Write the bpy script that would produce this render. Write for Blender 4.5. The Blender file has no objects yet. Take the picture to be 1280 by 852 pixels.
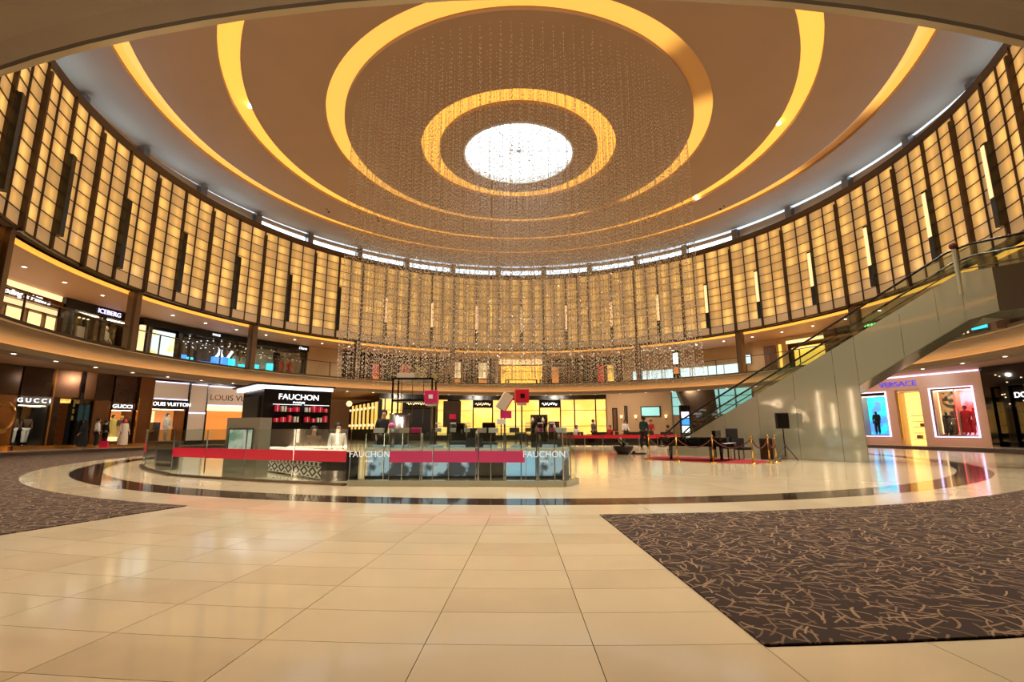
import bpy, bmesh, math, random
from mathutils import Matrix, Vector
rnd = random.Random(7)
D = math.radians
SC = bpy.context.scene
COL = SC.collection

# ------------------------------------------------------------------ camera, world, exposure
cam_d = bpy.data.cameras.new('camera'); cam = bpy.data.objects.new('camera', cam_d); COL.objects.link(cam)
cam_d.sensor_width = 36.0; cam_d.lens = 609.24 / 1280 * 36.0; cam_d.clip_start = 0.05; cam_d.clip_end = 300
cam.matrix_world = (Matrix.Translation((-0.446, -22.021, 1.041)) @ Matrix.Rotation(D(90) + 0.17958, 4, 'X')
                    @ Matrix.Rotation(-0.00227, 4, 'Z'))
SC.camera = cam
world = bpy.data.worlds.new('world'); SC.world = world; world.use_nodes = True
world.node_tree.nodes['Background'].inputs[0].default_value = (0.75, 0.87, 1.0, 1)
world.node_tree.nodes['Background'].inputs[1].default_value = 1.0
SC.view_settings.view_transform = 'Standard'; SC.view_settings.look = 'None'
SC.view_settings.gamma = 1.0; SC.view_settings.exposure = 0.42; SC.view_settings.use_curve_mapping = False
SC.cycles.max_bounces = 8; SC.cycles.diffuse_bounces = 4; SC.cycles.glossy_bounces = 4
SC.cycles.transparent_max_bounces = 24; SC.cycles.sample_clamp_indirect = 4.0
SC.cycles.caustics_reflective = False; SC.cycles.caustics_refractive = False

def spot(name, loc, target, power, color, angle=70, blend=0.6, radius=0.12):
    l = bpy.data.lights.new(name, 'SPOT'); l.energy = power; l.color = color; l.spot_size = D(angle); l.spot_blend = blend
    l.shadow_soft_size = radius
    o = bpy.data.objects.new(name, l); COL.objects.link(o); o.location = loc
    o.rotation_euler = (Vector(target) - Vector(loc)).to_track_quat('-Z', 'Y').to_euler()
    return o
WARM = (1.0, 0.90, 0.75)
# lamps recessed in the third ceiling ring, aimed at the floor
for i in range(16):
    a = D(-180 + 22.5 * i + 6); r = 12.35
    spot('ceiling_spot', (r * math.sin(a) - .11, r * math.cos(a) - .26, 14.66), (r * 1.02 * math.sin(a), r * 1.02 * math.cos(a), 0), 2900, WARM, 75, 0.8)
for i in range(8):  # outermost ring: extra spots added to brighten the floor
    a = D(22.5 + 45 * i); r = 16.0
    spot('ceiling_spot', (r * math.sin(a) - .11, r * math.cos(a) - .26, 15.05), (r * .8 * math.sin(a), r * .8 * math.cos(a), 0), 2200, WARM, 70, 0.8)
# downlights of the lower gallery ceiling (the ones the photograph shows and their continuation overhead)
for i in range(60):
    a = D(-4.9 + 6 * i); r = 19.72
    if i % 2 == 0:
        spot('gallery_spot', (r * math.sin(a), r * math.cos(a), 3.89), (r * math.sin(a), r * math.cos(a), 0), 90, WARM, 120, 0.9, 0.08)
# unseen spots added to brighten the shopfronts, then the upper gallery downlights
for i in range(24):
    a = D(-172.5 + 15 * i)
    spot('shopfront_fill', (23.5 * math.sin(a), 23.5 * math.cos(a), 4.55), (27.5 * math.sin(a), 27.5 * math.cos(a), .8), 420, WARM, 140, 0.9, 0.1)
    if abs(-172.5 + 15 * i) < 125:
        spot('upper_spot', (19.9 * math.sin(a), 19.9 * math.cos(a), 7.3), (20.3 * math.sin(a), 20.3 * math.cos(a), 4.7), 150, WARM, 150, 0.9, 0.1)

# ------------------------------------------------------------------ materials
def lin(c):
    c = c / 255.0
    return c / 12.92 if c <= 0.04045 else ((c + 0.055) / 1.055) ** 2.4
def S(r, g, b): return (lin(r), lin(g), lin(b), 1.0)
MATS = {}
def mat(name, col, rough=0.5, metal=0.0, emit=None, es=1.0, coat=0.0, noise=0.0, nscale=6.0, spec=0.5, trans=0.0):
    m = bpy.data.materials.new(name); m.use_nodes = True; nt = m.node_tree; b = nt.nodes['Principled BSDF']
    b.inputs['Base Color'].default_value = col; b.inputs['Roughness'].default_value = rough
    b.inputs['Metallic'].default_value = metal; b.inputs['Specular IOR Level'].default_value = spec
    if coat: b.inputs['Coat Weight'].default_value = coat; b.inputs['Coat Roughness'].default_value = 0.05
    if trans: b.inputs['Transmission Weight'].default_value = trans
    if emit: b.inputs['Emission Color'].default_value = emit; b.inputs['Emission Strength'].default_value = es
    if noise:
        n = nt.nodes.new('ShaderNodeTexNoise'); n.inputs['Scale'].default_value = nscale; n.inputs['Detail'].default_value = 6
        tc = nt.nodes.new('ShaderNodeTexCoord'); nt.links.new(tc.outputs['Object'], n.inputs['Vector'])
        mx = nt.nodes.new('ShaderNodeMix'); mx.data_type = 'RGBA'; mx.blend_type = 'MULTIPLY'; mx.inputs[0].default_value = 1.0
        mx.inputs[6].default_value = col
        rp = nt.nodes.new('ShaderNodeValToRGB'); rp.color_ramp.elements[0].position = 0.3; rp.color_ramp.elements[1].position = 0.7
        v = 1 - noise; rp.color_ramp.elements[0].color = (v, v, v, 1); rp.color_ramp.elements[1].color = (1, 1, 1, 1)
        nt.links.new(n.outputs[0], rp.inputs[0]); nt.links.new(rp.outputs[0], mx.inputs[7]); nt.links.new(mx.outputs[2], b.inputs['Base Color'])
    MATS[name] = m
    return m
def glassmat(name, tint, refl=0.12, rough=0.02):
    m = bpy.data.materials.new(name); m.use_nodes = True; nt = m.node_tree; nt.nodes.clear()
    o = nt.nodes.new('ShaderNodeOutputMaterial'); t = nt.nodes.new('ShaderNodeBsdfTransparent'); g = nt.nodes.new('ShaderNodeBsdfGlossy')
    t.inputs[0].default_value = tint; g.inputs['Roughness'].default_value = rough
    ge = nt.nodes.new('ShaderNodeNewGeometry'); dt = nt.nodes.new('ShaderNodeVectorMath'); dt.operation = 'DOT_PRODUCT'
    nt.links.new(ge.outputs['Normal'], dt.inputs[0]); nt.links.new(ge.outputs['Incoming'], dt.inputs[1])
    ab = nt.nodes.new('ShaderNodeMath'); ab.operation = 'ABSOLUTE'; nt.links.new(dt.outputs['Value'], ab.inputs[0])
    om = nt.nodes.new('ShaderNodeMath'); om.operation = 'SUBTRACT'; om.inputs[0].default_value = 1.0; nt.links.new(ab.outputs[0], om.inputs[1])
    pw = nt.nodes.new('ShaderNodeMath'); pw.operation = 'POWER'; pw.inputs[1].default_value = 5.0; nt.links.new(om.outputs[0], pw.inputs[0])
    a = nt.nodes.new('ShaderNodeMath'); a.operation = 'MULTIPLY_ADD'; a.inputs[1].default_value = 0.6; a.inputs[2].default_value = refl * 0.6; a.use_clamp = True
    mx = nt.nodes.new('ShaderNodeMixShader')
    nt.links.new(pw.outputs[0], a.inputs[0]); nt.links.new(a.outputs[0], mx.inputs[0])
    nt.links.new(t.outputs[0], mx.inputs[1]); nt.links.new(g.outputs[0], mx.inputs[2]); nt.links.new(mx.outputs[0], o.inputs[0])
    MATS[name] = m
    return m
M = MATS
mat('stone', S(212, 196, 164), 0.11, noise=0.10, nscale=1.3, spec=0.6)
mat('stone_b', S(206, 189, 157), 0.12, noise=0.12, nscale=1.7, spec=0.6)
mat('stone_dark', S(70, 52, 42), 0.07, noise=0.3, nscale=3, spec=0.6)
mat('grout', S(150, 130, 104), 0.7, noise=0.2)
mat('plaster', S(205, 170, 132), 0.85, noise=0.04, nscale=0.5)
mat('plaster_hi', S(176, 146, 118), 0.85, noise=0.05, nscale=0.6)
mat('soffit', S(208, 164, 128), 0.55, noise=0.03)
mat('wall_beige', S(206, 172, 132), 0.7, noise=0.05)
mat('bulkhead', S(150, 134, 116), 0.5, noise=0.04)
mat('grey_beige', S(140, 135, 122), 0.4, noise=0.05)
mat('trim_dark', S(74, 64, 56), 0.4)
mat('bronze', S(96, 78, 62), 0.35, 0.6, noise=0.15)
mat('column', S(112, 88, 68), 0.4, 0.3, noise=0.1)
mat('mullion', S(80, 62, 46), 0.35, 0.5)
mat('black', S(14, 13, 13), 0.25)
mat('black_matte', S(22, 20, 20), 0.7)
mat('black_gloss', S(8, 8, 9), 0.06, coat=0.5)
mat('charcoal', S(62, 60, 58), 0.5, noise=0.1)
mat('white', S(235, 232, 226), 0.4)
mat('white_gloss', S(240, 238, 232), 0.15)
mat('chrome', S(205, 205, 208), 0.12, 1.0)
mat('steel', S(150, 150, 152), 0.28, 1.0, noise=0.1)
mat('gold', S(214, 170, 84), 0.2, 1.0)
mat('brass', S(200, 160, 90), 0.25, 1.0)
mat('red', S(226, 24, 76), 0.45)
mat('magenta', S(206, 40, 104), 0.4)
mat('crimson', S(196, 18, 44), 0.4)
mat('rug_red', S(150, 20, 34), 0.9, noise=0.2, nscale=30)
mat('rope_red', S(84, 24, 24), 0.8)
mat('wood', S(120, 76, 44), 0.4, noise=0.3, nscale=8)
mat('bronze_panel', S(116, 72, 36), 0.22, 0.55, noise=0.25, nscale=1.2)
mat('bronze_dark', S(70, 46, 28), 0.18, 0.6, noise=0.25, nscale=1.2)
mat('gold_trim', S(196, 140, 70), 0.2, 0.9)
mat('cream', S(236, 216, 178), 0.6)
mat('linen', S(206, 186, 166), 0.6, noise=0.06, nscale=20)
mat('pink_wall', S(206, 160, 136), 0.35, noise=0.03)
mat('cladding', S(160, 164, 148), 0.05, noise=0.04, nscale=0.6, coat=1.0, spec=0.9)
mat('skin', S(196, 148, 116), 0.6); mat('skin_dark', S(140, 96, 70), 0.6); mat('hair', S(24, 20, 18), 0.6)
mat('cloth_white', S(232, 228, 222), 0.85); mat('cloth_black', S(20, 19, 22), 0.85); mat('cloth_teal', S(26, 70, 72), 0.85)
mat('cloth_red', S(176, 30, 36), 0.85); mat('cloth_cream', S(226, 208, 184), 0.85); mat('cloth_grey', S(96, 94, 96), 0.85)
mat('cloth_brown', S(92, 64, 46), 0.85); mat('cloth_yellow', S(240, 216, 120), 0.8)
mat('leaf', S(54, 70, 40), 0.6, noise=0.3, nscale=20); mat('pot', S(30, 28, 28), 0.4)
mat('flower_pink', S(224, 110, 170), 0.6)
mat('crystal', S(226, 214, 198), 0.35, 0.15, spec=0.6)
mat('e_cove', S(255, 190, 70), 0.5, emit=(1.0, 0.50, 0.08, 1), es=0.78)
mat('e_strip', S(255, 190, 90), 0.5, emit=(1.0, 0.46, 0.06, 1), es=0.72)
mat('e_trough', S(255, 190, 90), 0.5, emit=(1.0, 0.52, 0.18, 1), es=8.0)
mat('e_sky', S(235, 245, 255), 0.4, emit=(0.80, 0.93, 1.0, 1), es=2.4)
mat('e_cler', S(225, 240, 255), 0.4, emit=(0.62, 0.84, 1.0, 1), es=2.4)
mat('e_cler_low', S(225, 240, 255), 0.4, emit=(0.34, 0.64, 1.0, 1), es=8.0)
mat('e_lamp', S(255, 240, 210), 0.4, emit=(1.0, 0.86, 0.62, 1), es=14.0)
mat('e_yellow', S(255, 214, 120), 0.4, emit=(1.0, 0.62, 0.16, 1), es=1.05)
mat('e_yellow_pale', S(255, 226, 160), 0.4, emit=(1.0, 0.74, 0.34, 1), es=1.1)
mat('e_gold', S(255, 200, 80), 0.4, emit=(1.0, 0.54, 0.08, 1), es=1.1)
mat('e_cream', S(255, 236, 200), 0.4, emit=(1.0, 0.70, 0.36, 1), es=1.0)
mat('e_white', S(255, 255, 255), 0.4, emit=(0.92, 0.95, 1.0, 1), es=1.3)
mat('e_lilac', S(230, 225, 255), 0.4, emit=(0.70, 0.66, 1.0, 1), es=1.1)
mat('e_violet', S(90, 80, 220), 0.4, emit=(0.10, 0.06, 0.60, 1), es=0.5)
mat('e_blue', S(60, 140, 255), 0.4, emit=(0.05, 0.30, 1.0, 1), es=1.2)
mat('e_cyan', S(60, 230, 255), 0.4, emit=(0.02, 0.75, 1.0, 1), es=1.1)
mat('e_teal', S(140, 220, 215), 0.4, emit=(0.36, 0.72, 0.70, 1), es=0.6)
mat('e_daywin', S(200, 225, 235), 0.4, emit=(0.62, 0.82, 0.88, 1), es=1.0)
mat('e_red', S(255, 80, 80), 0.4, emit=(1.0, 0.10, 0.10, 1), es=0.9)
mat('e_pink', S(255, 160, 190), 0.4, emit=(1.0, 0.34, 0.50, 1), es=1.1)
mat('e_green', S(120, 255, 120), 0.4, emit=(0.3, 1.0, 0.25, 1), es=1.6)
mat('e_copper_sheen', S(230, 150, 90), 0.25, 0.4, emit=(1.0, 0.60, 0.28, 1), es=1.15)
mat('e_orange', S(230, 130, 60), 0.4, emit=(0.9, 0.30, 0.06, 1), es=0.55)
mat('e_redglow', S(200, 50, 40), 0.5, emit=(0.75, 0.06, 0.04, 1), es=0.5)
glassmat('glass', (0.86, 0.93, 0.91, 1), 0.10)
glassmat('glass_clear', (0.95, 0.97, 0.96, 1), 0.06)
glassmat('glass_blue', (0.84, 0.92, 0.96, 1), 0.16)
glassmat('glass_amber', (0.80, 0.62, 0.42, 1), 0.10)
glassmat('glass_dark', (0.35, 0.36, 0.36, 1), 0.10)

def N(nt, t, **k):
    n = nt.nodes.new(t)
    for a, b in k.items(): setattr(n, a, b)
    return n
def MATH(nt, op, a, b=None, c=None):
    n = nt.nodes.new('ShaderNodeMath'); n.operation = op
    for i, v in enumerate((a, b, c)):
        if v is None: continue
        if isinstance(v, (int, float)): n.inputs[i].default_value = v
        else: nt.links.new(v, n.inputs[i])
    return n.outputs[0]
def polar_nodes(nt):
    g = N(nt, 'ShaderNodeNewGeometry'); s = N(nt, 'ShaderNodeSeparateXYZ'); nt.links.new(g.outputs['Position'], s.inputs[0])
    ang = MATH(nt, 'ARCTAN2', s.outputs[0], s.outputs[1])
    return s, MATH(nt, 'MULTIPLY', ang, 180 / math.pi)
# backlit wall panels: a lamp tube behind each pane, some panes brighter than others
A0 = -4.916
ZB, ZT, NROW = 7.55, 13.65, 11
RH = (ZT - ZB) / NROW
def panel_material():
    m = mat('panel_lit', S(150, 116, 76), 0.12, spec=0.5); nt = m.node_tree; b = nt.nodes['Principled BSDF']
    s, deg = polar_nodes(nt)
    u = MATH(nt, 'DIVIDE', MATH(nt, 'SUBTRACT', deg, A0 - 360), 3.0)
    v = MATH(nt, 'DIVIDE', MATH(nt, 'SUBTRACT', s.outputs[2], ZB), RH)
    cu, cv = MATH(nt, 'FLOOR', u), MATH(nt, 'FLOOR', v)
    fu, fv = MATH(nt, 'FRACT', u), MATH(nt, 'FRACT', v)
    cx = N(nt, 'ShaderNodeCombineXYZ'); nt.links.new(cu, cx.inputs[0]); nt.links.new(cv, cx.inputs[1])
    wn = N(nt, 'ShaderNodeTexWhiteNoise', noise_dimensions='2D'); nt.links.new(cx.outputs[0], wn.inputs['Vector'])
    cw = N(nt, 'ShaderNodeTexWhiteNoise', noise_dimensions='1D'); nt.links.new(cu, cw.inputs['W'])
    # vertical glow at a random place across each column
    c0 = MATH(nt, 'ADD', 0.35, MATH(nt, 'MULTIPLY', cw.outputs['Value'], 0.3))
    du = MATH(nt, 'ABSOLUTE', MATH(nt, 'SUBTRACT', fu, c0))
    glow = MATH(nt, 'SMOOTHSTEP' if False else 'SUBTRACT', 1.0, MATH(nt, 'MULTIPLY', du, 1.7))
    dv = MATH(nt, 'ABSOLUTE', MATH(nt, 'SUBTRACT', fv, 0.5))
    gv = MATH(nt, 'SUBTRACT', 1.0, MATH(nt, 'MULTIPLY', MATH(nt, 'MULTIPLY', dv, dv), 1.4))
    rr = MATH(nt, 'ADD', 0.45, MATH(nt, 'MULTIPLY', wn.outputs['Value'], 0.75))
    e = MATH(nt, 'MULTIPLY', MATH(nt, 'MULTIPLY', glow, gv), rr)
    lit = MATH(nt, 'GREATER_THAN', v, 1.0)
    e = MATH(nt, 'MULTIPLY', e, MATH(nt, 'ADD', MATH(nt, 'MULTIPLY', lit, 0.93), 0.07))
    rp = N(nt, 'ShaderNodeValToRGB'); el = rp.color_ramp.elements
    el[0].position = 0.0; el[0].color = (0.19, 0.12, 0.055, 1); el[1].position = 1.0; el[1].color = (0.80, 0.45, 0.11, 1)
    x = el.new(0.45); x.color = (0.42, 0.225, 0.065, 1)
    nt.links.new(e, rp.inputs[0]); nt.links.new(rp.outputs[0], b.inputs['Emission Color']); b.inputs['Emission Strength'].default_value = 1.0
    return m
panel_material()
# ring cove with dead lamps over part of its length
def cove_material(name, dead):
    m = mat(name, S(214, 160, 100), 0.6); nt = m.node_tree; b = nt.nodes['Principled BSDF']
    s, deg = polar_nodes(nt)
    tot = None
    for (a, w, soft) in dead:
        d = MATH(nt, 'ABSOLUTE', MATH(nt, 'SUBTRACT', deg, a))
        k = N(nt, 'ShaderNodeMapRange'); k.interpolation_type = 'SMOOTHSTEP'
        nt.links.new(d, k.inputs[0]); k.inputs[1].default_value = w; k.inputs[2].default_value = w + soft
        k.inputs[3].default_value = 0.06; k.inputs[4].default_value = 1.0
        tot = k.outputs[0] if tot is None else MATH(nt, 'MULTIPLY', tot, k.outputs[0])
    b.inputs['Emission Color'].default_value = (1.0, 0.50, 0.08, 1)
    nt.links.new(MATH(nt, 'MULTIPLY', tot, 0.76), b.inputs['Emission Strength'])
    return m
cove_material('e_cove_2', [(128, 8, 9), (40, 5, 6)])
cove_material('e_cove_4', [(88, 6, 7)])
# carpet: short curved strokes on a dark ground
def carpet_material():
    m = mat('carpet', S(60, 48, 44), 0.95, spec=0.1); nt = m.node_tree; b = nt.nodes['Principled BSDF']
    g = N(nt, 'ShaderNodeNewGeometry'); tot = None
    for i in range(5):
        mp = N(nt, 'ShaderNodeMapping'); nt.links.new(g.outputs['Position'], mp.inputs[0])
        mp.inputs['Location'].default_value = (3.17 * i, 1.93 * i, 0); mp.inputs['Rotation'].default_value = (0, 0, 0.9 * i)
        sc = 4.4 + 0.5 * i
        mp.inputs['Scale'].default_value = (sc, sc, 0)
        vo = N(nt, 'ShaderNodeTexVoronoi', voronoi_dimensions='2D'); vo.inputs['Scale'].default_value = 1.0
        nt.links.new(mp.outputs[0], vo.inputs['Vector'])
        dl = N(nt, 'ShaderNodeVectorMath', operation='SUBTRACT'); nt.links.new(mp.outputs[0], dl.inputs[0]); nt.links.new(vo.outputs['Position'], dl.inputs[1])
        sp = N(nt, 'ShaderNodeSeparateColor'); nt.links.new(vo.outputs['Color'], sp.inputs[0])
        vr = N(nt, 'ShaderNodeVectorRotate', rotation_type='Z_AXIS'); nt.links.new(dl.outputs[0], vr.inputs[0])
        nt.links.new(MATH(nt, 'MULTIPLY', sp.outputs[0], 6.283), vr.inputs['Angle'])
        se = N(nt, 'ShaderNodeSeparateXYZ'); nt.links.new(vr.outputs[0], se.inputs[0])
        bend = MATH(nt, 'MULTIPLY', MATH(nt, 'SUBTRACT', sp.outputs[1], 0.5), 1.2)
        yy = MATH(nt, 'ADD', se.outputs[1], MATH(nt, 'MULTIPLY', bend, MATH(nt, 'MULTIPLY', se.outputs[0], se.outputs[0])))
        w = MATH(nt, 'LESS_THAN', MATH(nt, 'ABSOLUTE', yy), 0.034)
        l = MATH(nt, 'LESS_THAN', MATH(nt, 'ABSOLUTE', se.outputs[0]), 0.46)
        k = MATH(nt, 'MULTIPLY', MATH(nt, 'MULTIPLY', w, l), MATH(nt, 'ADD', 0.35, MATH(nt, 'MULTIPLY', sp.outputs[2], 0.65)))
        tot = k if tot is None else MATH(nt, 'MAXIMUM', tot, k)
    mx = N(nt, 'ShaderNodeMix', data_type='RGBA'); nt.links.new(tot, mx.inputs[0])
    mx.inputs[6].default_value = S(66, 55, 50); mx.inputs[7].default_value = S(156, 130, 104)
    nt.links.new(mx.outputs[2], b.inputs['Base Color'])
carpet_material()
# lace print on the kiosk counter
def lace_material():
    m = mat('lace', S(235, 235, 230), 0.4); nt = m.node_tree; b = nt.nodes['Principled BSDF']
    tc = N(nt, 'ShaderNodeTexCoord'); s = N(nt, 'ShaderNodeSeparateXYZ'); nt.links.new(tc.outputs['Object'], s.inputs[0])
    x = MATH(nt, 'FRACT', MATH(nt, 'MULTIPLY', s.outputs[0], 2.2)); z = s.outputs[2]
    dx = MATH(nt, 'ABSOLUTE', MATH(nt, 'SUBTRACT', x, 0.5))
    def band(z0, z1): return MATH(nt, 'MULTIPLY', MATH(nt, 'GREATER_THAN', z, z0), MATH(nt, 'LESS_THAN', z, z1))
    dz = MATH(nt, 'MULTIPLY', MATH(nt, 'ABSOLUTE', MATH(nt, 'SUBTRACT', z, 0.17)), 4.4)
    di = MATH(nt, 'ADD', dx, dz)
    ring = MATH(nt, 'MULTIPLY', MATH(nt, 'GREATER_THAN', MATH(nt, 'FRACT', MATH(nt, 'MULTIPLY', di, 2.0)), 0.5), band(0.06, 0.27))
    x2 = MATH(nt, 'FRACT', MATH(nt, 'MULTIPLY', s.outputs[0], 4.4))
    teeth = MATH(nt, 'MULTIPLY', MATH(nt, 'GREATER_THAN', x2, 0.45), band(0.30, 0.37))
    teeth2 = MATH(nt, 'MULTIPLY', MATH(nt, 'LESS_THAN', x2, 0.5), band(0.42, 0.47))
    l1 = band(0.385, 0.40); l2 = band(0.275, 0.29); l3 = band(0.02, 0.045)
    t = ring
    for q in (teeth, teeth2, l1, l2, l3): t = MATH(nt, 'MAXIMUM', t, q)
    mx = N(nt, 'ShaderNodeMix', data_type='RGBA'); nt.links.new(t, mx.inputs[0])
    mx.inputs[6].default_value = S(232, 232, 228); mx.inputs[7].default_value = S(18, 17, 18); nt.links.new(mx.outputs[2], b.inputs['Base Color'])
lace_material()
def gradient_poster(name, c0, c1, scale, es, horizontal=True):
    m = mat(name, c0, 0.4); nt = m.node_tree; b = nt.nodes['Principled BSDF']
    tc = N(nt, 'ShaderNodeTexCoord'); n = N(nt, 'ShaderNodeTexNoise'); n.inputs['Scale'].default_value = scale; n.inputs['Detail'].default_value = 4
    nt.links.new(tc.outputs['Object'], n.inputs['Vector'])
    r = N(nt, 'ShaderNodeValToRGB'); r.color_ramp.elements[0].position = 0.45; r.color_ramp.elements[1].position = 0.55
    r.color_ramp.elements[0].color = c0; r.color_ramp.elements[1].color = c1
    nt.links.new(n.outputs[0], r.inputs[0]); nt.links.new(r.outputs[0], b.inputs['Base Color']); nt.links.new(r.outputs[0], b.inputs['Emission Color'])
    b.inputs['Emission Strength'].default_value = es
gradient_poster('poster_cyan', (0.02, 0.72, 1, 1), (0.10, 0.30, 0.95, 1), 0.8, 1.0)
gradient_poster('poster_red', (1, 0.10, 0.10, 1), (1, 0.45, 0.60, 1), 0.8, 0.95)
gradient_poster('poster_green', S(120, 160, 140), S(205, 215, 205), 3.0, 0.35)
gradient_poster('poster_sky', S(215, 240, 245), S(235, 220, 130), 0.9, 0.9)
gradient_poster('shelf_glow', (1.0, 0.62, 0.14, 1), (0.9, 0.42, 0.08, 1), 4.0, 0.9)
gradient_poster('shop_bokeh', (0.03, 0.025, 0.02, 1), (0.45, 0.28, 0.10, 1), 5.0, 0.6)
gradient_poster('amber_panel', (1.0, 0.52, 0.09, 1), (1.0, 0.62, 0.16, 1), 0.7, 0.85)

# ------------------------------------------------------------------ mesh helpers
class MB:
    def __init__(s): s.v = []; s.f = []
    def add(s, vs, fs):
        o = len(s.v); s.v += [tuple(p) for p in vs]; s.f += [tuple(i + o for i in q) for q in fs]; return s
    def box(s, x0, x1, y0, y1, z0, z1):
        return s.add([(x0, y0, z0), (x1, y0, z0), (x1, y1, z0), (x0, y1, z0), (x0, y0, z1), (x1, y0, z1), (x1, y1, z1), (x0, y1, z1)],
                     [(0, 3, 2, 1), (4, 5, 6, 7), (0, 1, 5, 4), (1, 2, 6, 5), (2, 3, 7, 6), (3, 0, 4, 7)])
    def cbox(s, c, d): return s.box(c[0] - d[0] / 2, c[0] + d[0] / 2, c[1] - d[1] / 2, c[1] + d[1] / 2, c[2] - d[2] / 2, c[2] + d[2] / 2)
    def cyl(s, p0, p1, r0, r1=None, n=12):
        r1 = r0 if r1 is None else r1
        p0, p1 = Vector(p0), Vector(p1); d = (p1 - p0).normalized(); q = d.to_track_quat('Z', 'Y')
        vs = []
        for p, r in ((p0, r0), (p1, r1)):
            for i in range(n):
                a = 2 * math.pi * i / n; vs.append(p + q @ Vector((r * math.cos(a), r * math.sin(a), 0)))
        fs = [(i, (i + 1) % n, n + (i + 1) % n, n + i) for i in range(n)] + [tuple(range(n - 1, -1, -1)), tuple(range(n, 2 * n))]
        return s.add(vs, fs)
    def tube(s, pts, r, n=6):
        pts = [Vector(p) for p in pts]; vs = []; fs = []
        for k, p in enumerate(pts):
            d = (pts[min(k + 1, len(pts) - 1)] - pts[max(k - 1, 0)]).normalized(); q = d.to_track_quat('Z', 'Y')
            for i in range(n):
                a = 2 * math.pi * i / n; vs.append(p + q @ Vector((r * math.cos(a), r * math.sin(a), 0)))
        for k in range(len(pts) - 1):
            for i in range(n): fs.append((k * n + i, k * n + (i + 1) % n, (k + 1) * n + (i + 1) % n, (k + 1) * n + i))
        fs += [tuple(range(n - 1, -1, -1)), tuple(range((len(pts) - 1) * n, len(pts) * n))]
        return s.add(vs, fs)
    def lathe(s, prof, n=24, c=(0, 0, 0), a0=0.0, a1=360.0, closed=False):
        full = abs(a1 - a0) >= 359.99; m = n if full else n + 1; vs = []; fs = []; k = len(prof)
        for i in range(m):
            a = D(a0 + (a1 - a0) * i / n)
            for r, z in prof: vs.append((c[0] + r * math.sin(a), c[1] + r * math.cos(a), c[2] + z))
        for i in range(n):
            j = (i + 1) % m
            for q in range(k if closed else k - 1):
                w = (q + 1) % k; fs.append((i * k + q, j * k + q, j * k + w, i * k + w))
        if not full and closed: fs += [tuple(range(k)), tuple((m - 1) * k + q for q in range(k - 1, -1, -1))]
        return s.add(vs, fs)
    def arc(s, r0, r1, z0, z1, a0, a1, n=1, c=(0, 0, 0)):
        return s.lathe([(r0, z0), (r1, z0), (r1, z1), (r0, z1)], n, c, a0, a1, True)
    def prism(s, poly, z0, z1):
        n = len(poly)
        return s.add([(x, y, z0) for x, y in poly] + [(x, y, z1) for x, y in poly],
                     [tuple(range(n - 1, -1, -1)), tuple(range(n, 2 * n))] + [(i, (i + 1) % n, n + (i + 1) % n, n + i) for i in range(n)])
    def prismy(s, poly, y0, y1):      # polygon in x,z pushed along y
        n = len(poly)
        return s.add([(x, y0, z) for x, z in poly] + [(x, y1, z) for x, z in poly],
                     [tuple(range(n)), tuple(range(2 * n - 1, n - 1, -1))] + [(i, n + i, n + (i + 1) % n, (i + 1) % n) for i in range(n)])
    def ball(s, c, r, n=10, sz=1.0):
        prof = [(r * math.sin(math.pi * i / (n // 2 + 1)), -r * sz * math.cos(math.pi * i / (n // 2 + 1))) for i in range(n // 2 + 2)]
        prof[0] = (0.0005, prof[0][1]); prof[-1] = (0.0005, prof[-1][1])
        return s.lathe(prof, n, c)
    def mesh(s, name, m, smooth=False, fix=True):
        me = bpy.data.meshes.new(name); me.from_pydata(s.v, [], s.f); me.materials.append(M[m] if isinstance(m, str) else m)
        if fix:
            bm = bmesh.new(); bm.from_mesh(me); bmesh.ops.recalc_face_normals(bm, faces=bm.faces); bm.to_mesh(me); bm.free()
        if smooth:
            for p in me.polygons: p.use_smooth = True
        me.update(); return me
    def build(s, name, m, parent=None, smooth=False, bevel=0.0, label=None, fix=True):
        o = bpy.data.objects.new(name, s.mesh(name, m, smooth, fix)); COL.objects.link(o)
        if parent: o.parent = parent
        if bevel:
            b = o.modifiers.new('bevel', 'BEVEL'); b.width = bevel; b.segments = 2; b.limit_method = 'ANGLE'
        if label: o['label'] = label
        return o
def tag(o, label, cat, group=None, kind=None):
    o['label'] = label; o['category'] = cat
    if group: o['group'] = group
    if kind: o['kind'] = kind
    return o
def thing(name, label, cat, loc=(0, 0, 0), rz=0.0, group=None):
    o = bpy.data.objects.new(name, None); COL.objects.link(o); o.location = loc; o.rotation_euler = (0, 0, rz); o.empty_display_size = 0.1
    return tag(o, label, cat, group)
def struct(o, label=None):
    o['kind'] = 'structure'
    if label: o['label'] = label
    return o
def inst(name, me, parent=None, loc=(0, 0, 0), rz=0.0, rot=None):
    o = bpy.data.objects.new(name, me); COL.objects.link(o); o.parent = parent; o.location = loc
    o.rotation_euler = rot if rot else (0, 0, rz); return o
def copy_tree(o, parent=None):
    c = o.copy(); COL.objects.link(c); c.parent = parent
    for ch in list(o.children): copy_tree(ch, c)
    return c
def P(r, a, z=0.0): return Vector((r * math.sin(D(a)), r * math.cos(D(a)), z))
def wall_thing(name, label, cat, r, a, z=0.0, group=None):   # local x to the right as seen from the hall, y away from the hall
    return thing(name, label, cat, P(r, a, z), -D(a), group)
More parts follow.
